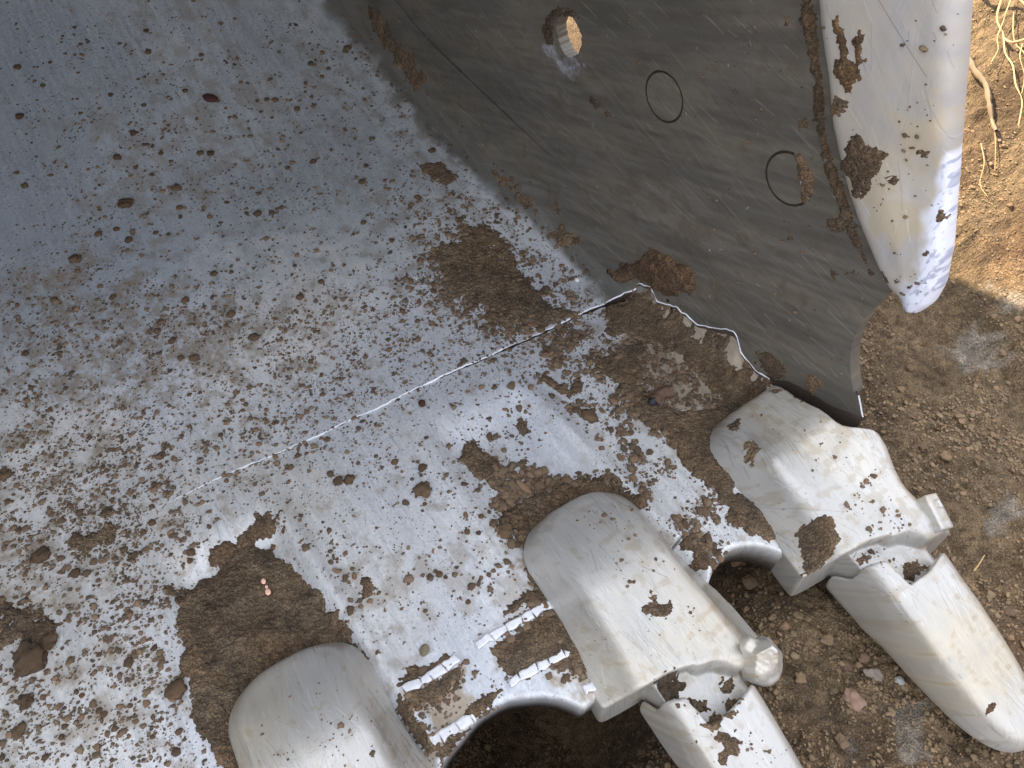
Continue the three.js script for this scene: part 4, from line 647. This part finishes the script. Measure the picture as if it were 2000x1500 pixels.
{
  const red = new THREE.MeshStandardMaterial({ color: 0x40201a, roughness: 0.85 }), one = [[-0.143,-0.629,0.0099],[-0.106,-0.031,0.0055],[0.052,0.088,0.0072]];
  clod('dark red elongated seed pod on the grey floor plate', one[0][0], one[0][1], one[0][2] * 0.8, { name: 'seed_pod', cat: 'seed pod', mat: red, stretch: 1.7, turn: 0.5, rough: 0.15 });
  clod('tiny dark red seed beside the crack', one[1][0], one[1][1], one[1][2] * 0.7, { name: 'seed', cat: 'seed', mat: red, stretch: 1.5, turn: -0.3, rough: 0.15 });
  clod('dark curled clod shaped like a comma, at the edge of the broad crust', one[2][0], one[2][1], one[2][2], { stretch: 1.5, turn: 0.4 });
  // pale husk on the packed soil
  const h = [[-.3457,.0833],[-.3451,.0907],[-.3457,.0968]], y = x => (plateTop(x[0], x[1]) ?? 0) + 0.0115, husk = new THREE.MeshStandardMaterial({ color: 0xe0b09a, roughness: 0.7 });
  const g = mergeGeometries([[0, 0.0024], [1, 0.0015], [2, 0.0028]].map(([k, r]) => { const s = new THREE.IcosahedronGeometry(r, 2); s.scale(1, 0.6, 1.4); s.translate(h[k][0], y(h[k]), h[k][1]); return s; }));
  tag(top('seed_husk', g, husk), 'pinkish pale seed husk lying on the packed soil', 'husk');
  // stub of root or stick
  const t = [[.1253,.1137],[.1423,.1082],[.1545,.1122]], ty = 0.006; const tube = new THREE.TubeGeometry(new THREE.CatmullRomCurve3(t.map(p => new THREE.Vector3(p[0], (plateTop(p[0], p[1]) ?? 0) + ty, p[1]))), 14, 0.0075, 9, false), P = tube.attributes.position;
  for (let i = 0; i < P.count; i++) { const k = 0.0016; P.setXYZ(i, P.getX(i) + k * n3(P.getX(i) * 300, P.getY(i) * 300, P.getZ(i) * 300, 2), P.getY(i) + k * n3(P.getX(i) * 300, P.getY(i) * 300, P.getZ(i) * 300, 5), P.getZ(i)); }
  tube.computeVertexNormals(); const stick = new THREE.Group(); stick.name = 'stick_stub'; scene.add(stick); tag(stick, 'short muddy stick stub with a dark cut end on the bare gap of the crust', 'stick');
  mesh('bark', tube, new THREE.MeshStandardMaterial({ color: 0x5c4838, roughness: 1 }), stick);
  const cap = new THREE.SphereGeometry(0.0072, 12, 8); cap.scale(1, 1, 0.6); cap.translate(t[0][0], (plateTop(...t[0]) ?? 0) + ty, t[0][1]); mesh('cut_end', cap, new THREE.MeshStandardMaterial({ color: 0x22252b, roughness: 0.7 }), stick);
  // wood chip and leaf
  const chip = (name, label, cat, a, b, w, color, lift) => { const A = new THREE.Vector3(a[0], (plateTop(...a) ?? 0) + lift, a[1]), B = new THREE.Vector3(b[0], (plateTop(...b) ?? 0) + lift, b[1]), d = B.clone().sub(A), n = new THREE.Vector3(d.z, 0, -d.x).normalize(); const g = gridGeo(8, 4, (i, j) => { const t = i / 8, q = j / 4 * 2 - 1, ww = w * Math.sin(Math.PI * (0.12 + 0.8 * t)); return { p: A.clone().addScaledVector(d, t).addScaledVector(n, q * ww).add(new THREE.Vector3(0, 0.0018 * (1 - q * q), 0)), uv: [t, q] }; }); tag(top(name, g, new THREE.MeshStandardMaterial({ color, roughness: 0.9, side: THREE.DoubleSide })), label, cat); };
  const e = [[-.0628,.1161],[-.0575,.1376],[-.2336,.2295],[-.2415,.2385],[.1561,-.1135],[.1716,-.0998]];
  chip('wood_chip', 'thin brown wood chip lying on soil behind the middle adapter', 'wood chip', e[0], e[1], 0.004, 0x7a6247, 0.005);
  chip('leaf_scrap', 'folded olive leaf scrap on the lip above the beads', 'leaf', e[2], e[3], 0.005, 0x6e6650, 0.002);
  const pale = new THREE.MeshStandardMaterial({ color: 0xcfd2cc, roughness: 0.7 }), wp = [[0.165,-0.106,0.0034],[-0.023,-0.213,0.0027],[-0.087,0.165,0.0016]];
  for (const p of wp) clod('tiny pale pebble on the plate', p[0], p[1], p[2], { name: 'pebble', cat: 'pebble', mat: pale, rough: 0.2, group: 'pale pebbles on the bucket plates' });
}

// ---------------------------------------------------------------- fine crumbs nobody could count
const crumbGeo = [1, 2, 3, 4].map(s => { const g = lump(1, s * 31, 0.7, 0.5, 1); g.deleteAttribute('color'); return g; });
const crumbMat = new THREE.MeshStandardMaterial({ color: 0xffffff, roughness: 1 });
function crumbs(name, label, list) {     // list of [Vector3, size]
  const holder = new THREE.Group(); holder.name = numbered(name); scene.add(holder); tag(holder, label, 'soil crumbs', null, 'stuff');
  const R = rng(name.length * 7 + list.length), m4 = new THREE.Matrix4(), q = new THREE.Quaternion(), e = new THREE.Euler(), s = new THREE.Vector3(), c = new THREE.Color();
  crumbGeo.forEach((g, k) => {
    const L = list.filter((_, i) => i % 4 === k), o = new THREE.InstancedMesh(g, crumbMat, L.length); o.name = 'crumbs'; o.userData.kind = 'stuff'; o.castShadow = o.receiveShadow = true;
    L.forEach(([p, r, hue], i) => { e.set((R() - 0.5) * 0.7, R() * 6.3, (R() - 0.5) * 0.7); q.setFromEuler(e); s.set(r * (0.7 + 0.7 * R()), r * (0.6 + 0.5 * R()), r * (0.7 + 0.7 * R())); m4.compose(p, q, s); o.setMatrixAt(i, m4); const h = hue ?? SOIL, t = hue ? 0.72 + R() * 0.42   : 0.40 + R() * 0.6; c.setRGB(h[0] * t * (0.95 + 0.15 * R()), h[1] * t, h[2] * t); o.setColorAt(i, c); });
    holder.add(o);
  });
}
{
  const R = rng(99), list = [];
  const zone = (poly, n, size, clump, soft, seed, surf = 'F') => {
    const x0 = Math.min(...poly.map(p => p[0])) - soft, x1 = Math.max(...poly.map(p => p[0])) + soft, y0 = Math.min(...poly.map(p => p[1])) - soft, y1 = Math.max(...poly.map(p => p[1])) + soft;
    for (let k = 0, tries = 0; k < n && tries < n * 60; tries++) {
      const a = lerp(x0, x1, R()), b = lerp(y0, y1, R()), d = polyDist(poly, a, b); if (d < soft * (R() * 2 - 1.2)) continue;
      const c = f2(a * 55, b * 55, 3, seed) + 0.5 * f2(a * 14, b * 14, 2, seed + 2); if (ss(-0.25, 0.35, c) < clump * R()) continue;
      const h = FRAME[surf].at(a, b); if (h === null) continue; if (surf === 'F' && b > 0.16) { const t = castTop(a, b); if (t !== null && t > h + 0.002) continue; }
      const r = size * (0.28 + 0.42 * R() + 1.7 * Math.pow(R(), 6)); list.push([FRAME[surf].p(a, b, h + r * 0.35), r]); k++;
    }
  };
  zone([[-.3464,-.8254],[.1266,-.6959],[.1457,-.5009],[.1932,-.0959],[.0335,-.0560],[-.4306,-.0566],[-.5771,-.0600]], 3600, 0.0015, 0.9, 0.02, 1);
  zone([[-.4921,-.4450],[-.2341,-.2732],[.0125,-.1798],[.0183,-.0556],[-.2399,-.0605],[-.4230,-.0855],[-.5648,-.1346]], 2900, 0.0013, 1.1, 0.04, 2);
  zone([[-.5438,-.2290],[-.4185,-.1443],[-.3725,-.0246],[-.4275,.0314],[-.4482,.1220],[-.4504,.2254],[-.6070,.1308]], 2400, 0.0015, 1.35, 0.02, 3);
  zone([[.0095,-.2344],[.0728,-.2673],[.1039,-.2357],[.1154,-.1792],[.1182,-.1179],[.1406,-.0598],[.0865,-.0433],[.0401,-.0671],[.0208,-.1256],[-.0024,-.1877]], 3400, 0.0017, 0.8, 0.02, 4);
  zone([[.0134,-.3620],[.1581,-.2635],[.1804,-.1007],[.1723,-.0530],[.0335,-.0560],[-.0502,-.1758]], 1500, 0.0015, 0.9, 0.02, 5);
  zone([[-.3509,-.0564],[.2055,-.0330],[.1547,.0489],[-.0560,.0937],[-.1419,.2374],[-.2195,.2323],[-.2830,.2053],[-.3096,.0565]], 800, 0.0018, 0.7, 0.01, 6);
  zone([[.0699,-.0536],[.2006,-.0256],[.1211,.1624],[.1060,.2689],[.0543,.3061],[.0412,.2292],[.0418,.0708]], 2300, 0.0020, 1.2, 0.01, 7);
  zone([[-.0756,.0816],[-.0175,.1292],[.0347,.1730],[-.0741,.1869],[-.1166,.1950],[-.1056,.1391]], 1500, 0.0024, 0.9, 0.006, 8);
  zone([[-.1076,.2005],[-.0775,.2122],[-.0947,.3533],[-.1368,.3222],[-.1822,.2665],[-.1118,.2370]], 700, 0.0018, 0.5, 0.006, 9);
  zone([[-.2724,.2509],[-.2120,.2598],[-.1826,.3054],[-.2549,.3386],[-.2743,.3269]], 350, 0.0016, 0.8, 0.006, 10);
  zone([[.1781,-.0382],[.2330,.1688],[.1577,.2254],[.1112,.1563],[.1173,.0256]], 1500, 0.0017, 0.6, 0.008, 11);
  zone([[-.4201,.0424],[-.3280,.0452],[-.2914,.2001],[-.3576,.1826],[-.4130,.1977],[-.4453,.1782]], 900, 0.0015, 0.3, 0.0, 12);
  zone([[.1820,.3444],[.2346,.3280],[.2203,.4072],[.1749,.4106]], 110, 0.0013, 0.8, 0.006, 13, 'A'); zone([[.1939,.2034],[.2310,.2738],[.1949,.3523],[.1687,.3227]], 30, 0.001, 0.8, 0.006, 14, 'A');
  zone([[-.0419,.1933],[.0032,.2279],[-.0042,.3713],[-.0664,.3765]], 80, 0.0011, 0.7, 0.006, 15, 'A'); zone([[-.3643,.2060],[-.3238,.2254],[-.3004,.3225],[-.4027,.2607]], 50, 0.0013, 0.8, 0.006, 16, 'A'); zone([[-.0986,.3944],[-.0036,.4468],[-.0025,.4962],[-.0691,.4559]], 40, 0.001, 0.8, 0.006, 17, 'A');
  zone([[.2166,.4381],[.3202,.4790],[.3971,.2900],[.3686,.2555]], 90, 0.0012, 0.8, 0.005, 18, 'S'); zone([[-.0270,.3459],[.1839,.4270],[.2805,.2774],[.3458,.1203],[.1814,.0759]], 150, 0.001, 0.8, 0.005, 19, 'W');
  zone([[-.3464,-.8254],[.1266,-.6959],[.1457,-.5009],[.1932,-.0959],[.0335,-.0560],[-.4306,-.0566],[-.5771,-.0600]], 6000, 0.0008, 1.0, 0.03, 21);
  zone([[-.4842,-.4772],[-.2222,-.3035],[.0867,-.1991],[.1023,-.0437],[-.2425,-.0538],[-.4264,-.0725],[-.5648,-.1346]], 6000, 0.0008, 1.2, 0.04, 22);
  zone([[-.5468,-.2162],[-.4222,-.1312],[-.3744,-.0185],[-.4230,.0342],[-.4482,.1220],[-.4504,.2254],[-.6070,.1308]], 4000, 0.0009, 1.3, 0.03, 23);
  zone([[-.3509,-.0564],[.2055,-.0330],[.1547,.0489],[-.0560,.0937],[-.1419,.2374],[-.2195,.2323],[-.2830,.2053],[-.3096,.0565]], 2500, 0.0007, 1.0, 0.02, 24);
  zone([[.0699,-.0536],[.2006,-.0256],[.1211,.1624],[.1060,.2689],[.0543,.3061],[.0412,.2292],[.0418,.0708]], 2500, 0.0008, 1.2, 0.02, 25);
  crumbs('soil_crumbs', 'fine brown soil crumbs strewn over the bucket plates', list);
}

// ---------------------------------------------------------------- the soil under and beside the bucket
function soilBase(x, z) {
  let y = -0.075 - 0.30 * ss(0.02, -0.10, x) * ss(0.10, 0.2, z) * (1 - ss(0.34, 0.44, z)) - 0.09 * ss(0.22, 0.06, x) * ss(0.12, 0.22, z) * (1 - ss(0.30, 0.40, z));
  const b = x - 0.62 + 0.18 * (z - 0.1); y += b < 0.9 ? 1.05 * Math.max(0, b) : 0.945; return y;
}
function soilHeight(x, z) {
  const smooth = ss(0.5, 1.2, Math.hypot(x - 0.4, z - 0.3)), k = 1 - 0.6 * smooth;   // finer relief only where the mesh is fine enough for it
  const under = ss(0.22, 0.12, z) * ss(0.32, 0.26, x);
  return soilBase(x, z) + (1 - 0.8 * under) * (0.030 * f2(x * 5, z * 5, 3, 801) + 0.020 * f2(x * 18, z * 18, 4, 811) + k * (0.007 * (1 - worley(x * 75, z * 75, 5)) * ss(-0.1, 0.2, f2(x * 9, z * 9, 2, 4)) + 0.0085 * f2(x * 150, z * 150, 2, 821))) + 0.05 * under * -0.1;
}
const pale = [[[.5777,-.0761,.1944],[.6142,-.0631,.1999],[.6210,-.0505,.2372],[.6097,-.0546,.2681],[.5932,-.0738,.2721],[.5526,-.0764,.2578],[.5502,-.0777,.2188]], [[.6542,-.0281,.1652],[.6579,-.0220,.1921],[.6519,-.0199,.2354],[.6361,-.0326,.2548],[.6423,-.0356,.2120]], [[.1341,-.0774,.5020],[.1676,-.0778,.5078],[.1575,-.0784,.5299],[.1184,-.0752,.5504],[.0955,-.0777,.5412]], [[.0665,-.0779,.4916],[.0861,-.0781,.4979],[.0881,-.0773,.5157],[.0648,-.0787,.5224],[.0494,-.0765,.5136]], [[.3993,-.0774,.3993],[.4308,-.0779,.4064],[.4283,-.0769,.4252],[.3917,-.0771,.4333],[.3772,-.0772,.4206]]].map(P => P.map(p => [p[0], p[2]]));
{
  const axis = (lo, hi, step, far) => { const a = []; for (let t = lo; t <= hi; t += step) a.push(t); let s = step, t = hi; while (t < far) { s *= 1.35; t += s; a.push(t); } s = step; t = lo; while (t > -far) { s *= 1.35; t -= s; a.unshift(t); } return a; };
  const X = axis(-0.32, 1.2, 0.0036, 30), Z = axis(-0.42, 0.78, 0.0036, 30), n = X.length * Z.length, pos = new Float32Array(n * 3), col = new Float32Array(n * 3), uv = new Float32Array(n * 2), ix = [];
  for (let j = 0, k = 0; j < Z.length; j++) for (let i = 0; i < X.length; i++, k++) {
    const x = X[i], z = Z[j]; let q = -1; for (const P of pale) if (Math.abs(x - P[0][0]) < 0.3 && Math.abs(z - P[0][1]) < 0.3) q = Math.max(q, polyDist(P, x, z));
    const p = ss(-0.001, 0.005, q + 0.022 * f2(x * 45, z * 45, 4, 900)), y = lerp(soilHeight(x, z), soilBase(x, z) + 0.030 * f2(x * 5, z * 5, 3, 801) + 0.020 * f2(x * 18, z * 18, 3, 811) + 0.002, p * 0.9);
    pos.set([x, y, z], k * 3);
    const a = f2(x * 11, z * 11, 4, 850), b = f2(x * 4, z * 4, 3, 860), v = (1 + 0.5 * f2(x * 120, z * 120, 3, 870)) * (1 + 0.4 * a); let c = [0.210 * v, 0.147 * v, 0.082 * v];
    c = mix3(c, [0.190 * v, 0.118 * v, 0.062 * v], ss(0.05, 0.35, b)); c = mix3(c, [0.150 * v, 0.098 * v, 0.053 * v], ss(0.1, 0.3, -b)); c = mix3(c, [0.29 * v, 0.25 * v, 0.20 * v], p * 0.85 * ss(-0.4, 0.1, f2(x * 70, z * 70, 3, 880) + 0.1)); col.set(c, k * 3); uv.set([x / 0.16, z / 0.16], k * 2);
  }
  for (let j = 0; j < Z.length - 1; j++) for (let i = 0; i < X.length - 1; i++) { const a = j * X.length + i, b = a + 1, c = a + X.length, d = c + 1; ix.push(a, d, b, a, c, d); }
  const g = new THREE.BufferGeometry(); g.setAttribute('position', new THREE.BufferAttribute(pos, 3)); g.setAttribute('color', new THREE.BufferAttribute(col, 3)); g.setAttribute('uv', new THREE.BufferAttribute(uv, 2)); g.setIndex(ix); g.computeVertexNormals();
  const o = top('ground', g, M.ground); tag(o, 'loose brown soil of the excavation, rising to a bank beside the bucket', 'ground', null, 'structure');
  const R = rng(123), list = [];
  for (let k = 0; k < 150000; k++) {
    const x = lerp(-0.25, 1.1, R()), z = lerp(-0.38, 0.72, R()); if (x < 0.27 && z < 0.2) continue; if (f2(x * 14, z * 14, 3, 4) + 0.22 < R() * 0.6) continue;
    let q = -1; for (const P of pale) q = Math.max(q, polyDist(P, x, z)); if (q > 0 && R() < 0.85) continue;
    const r = 0.0006 + 0.0011 * R() + 0.0026 * Math.pow(R(), 16), y = soilHeight(x, z); const t = castTop(x, z); if (t !== null && y > t - 0.01) continue;
    const s = 1 + 0.4 * f2(x * 11, z * 11, 4, 850); list.push([new THREE.Vector3(x, y + r * 0.3, z), r, [0.215 * s, 0.150 * s, 0.084 * s]]);
  }
  crumbs('ground_crumbs', 'loose crumbs of soil covering the ground beside the teeth', list);
}
// lumps and flakes on the ground
{
  const put = (name, label, cat, p, squash, color, group, rough = 0.4) => { const g = lump(p[2] * 0.8, Math.floor(p[0] * 977 + 500), squash, 0.6, 4); g.deleteAttribute('color'); const m = top(name, g, new THREE.MeshStandardMaterial({ color, roughness: 0.95 })); m.position.set(p[0], soilHeight(p[0], p[1]) + p[2] * squash * 0.35, p[1]); m.rotation.y = p[0] * 50; tag(m, label, cat, group); };
  const L = [[0.110,0.475,0.0123],[0.148,0.468,0.0094],[0.167,0.485,0.0052],[0.156,0.450,0.0064],[0.410,0.328,0.0075],[0.403,0.302,0.0063],[0.440,0.265,0.0065],[0.135,0.416,0.0075],[0.153,0.297,0.0096],[0.126,0.316,0.0108],[0.131,0.288,0.0086],[0.318,0.494,0.0077],[0.283,0.460,0.0055],[0.447,0.228,0.0053],[0.487,0.207,0.0054],[0.072,0.498,0.0080],[0.605,0.257,0.0061],[0.134,0.446,0.0074],[0.150,0.376,0.0061],[0.081,0.432,0.0063]];
  const names = [['flat reddish lump of soil between the two teeth', 0x8a6f5e], ['thin grey-brown flake of soil between the two teeth', 0x8d8074], ['pale grey chip of stone between the two teeth', 0xa3a39c], ['brown lump of soil above the reddish lump', 0x77604d]];
  L.forEach((p, i) => i < 4 ? put('soil_lump', names[i][0], 'soil lump', p, [0.5, 0.3, 0.35, 0.5][i], names[i][1], null) : put('soil_lump', 'irregular brown lump of soil on the ground by the teeth', 'soil lump', p, 0.6, ['#6f5a44', '#7c664c', '#66513f'][i % 3], 'lumps of soil on the ground'));
}
// roots hanging from the bank
function root(label, pts, r, color, lift) {
  const c = new THREE.CatmullRomCurve3(pts.map((p, i) => new THREE.Vector3(p[0] - lift * (i % 2 ? 1 : 0.6), Math.max(p[1], soilHeight(p[0], p[2])) + lift * 0.7, p[2] + lift * 0.3))), g = new THREE.TubeGeometry(c, 30, r, 7, false), P = g.attributes.position, v = new THREE.Vector3();
  for (let i = 0; i < P.count; i++) { const k = Math.floor(i / 8) / 30, q = c.getPointAt(Math.min(1, k)); v.fromBufferAttribute(P, i).sub(q).multiplyScalar(1 - 0.55 * k + 0.2 * n2(k * 30, 1, 3)).add(q); P.setXYZ(i, v.x, v.y, v.z); }
  g.computeVertexNormals(); tag(top('root', g, new THREE.MeshStandardMaterial({ color, roughness: 0.9 })), label, 'root');
}
root('thick grey-brown root curving down the sunlit bank beside the shroud', [[.8266,.1051,-.0833],[.8226,.1049,-.0617],[.8128,.0993,-.0345],[.7986,.0880,-.0080],[.7844,.0807,.0144],[.7766,.0733,.0299]], 0.0052, 0x7d6b55, 0.012);
root('pale straight root sticking out at the top of the bank', [[.8941,.1654,-.1482],[.8944,.1681,-.1228],[.8926,.1733,-.0935],[.8916,.1794,-.0622]], 0.0026, 0xb09468, 0.02);
root('long thin pale root trailing down the bank in a wavy line', [[.8920,.1696,-.1101],[.8750,.1542,-.0899],[.8601,.1418,-.0676],[.8480,.1337,-.0432],[.8325,.1221,-.0210],[.8191,.1122,.0052],[.8074,.1027,.0247],[.7916,.0928,.0476]], 0.0015, 0xb89c70, 0.016);
root('thin pale rootlet slanting towards the shroud from the wavy root', [[.8911,.1717,-.0949],[.8814,.1620,-.0853],[.8688,.1513,-.0799],[.8550,.1401,-.0662],[.8426,.1256,-.0553],[.8319,.1171,-.0473]], 0.0012, 0xb89c70, 0.018);
root('short pale root lying level across the bank', [[.8572,.1421,-.0638],[.8580,.1465,-.0470],[.8622,.1528,-.0244]], 0.0018, 0xb89c70, 0.014);
root('hair-thin rootlet dangling beside the wavy root', [[.8525,.1414,-.0322],[.8388,.1300,-.0168],[.8274,.1200,.0027],[.8146,.1098,.0202]], 0.0009, 0xb89c70, 0.016);
root('crooked thin rootlet crossing the level root on the bank', [[.8814,.1650,-.0784],[.8683,.1560,-.0562],[.8542,.1440,-.0418],[.8431,.1369,-.0157],[.8306,.1240,.0047]], 0.0010, 0xb09468, 0.014);
root('fine rootlet forking off below the thick root', [[.7930,.0839,-.0039],[.7793,.0738,.0239],[.7626,.0588,.0422],[.7475,.0504,.0674]], 0.0010, 0xa08860, 0.010);
root('fine pale rootlet low on the bank beside the shroud', [[.7558,.0518,.0262],[.7459,.0442,.0498],[.7289,.0327,.0647],[.7227,.0260,.0854]], 0.0009, 0xb09468, 0.010);
root('tiny straw-coloured rootlet standing up beside the corner tooth', [[.3294,-.0755,.4415],[.3411,-.0767,.4394],[.3521,-.0780,.4352]], 0.0011, 0xb89a6a, 0.008);
renderer.render(scene, camera);
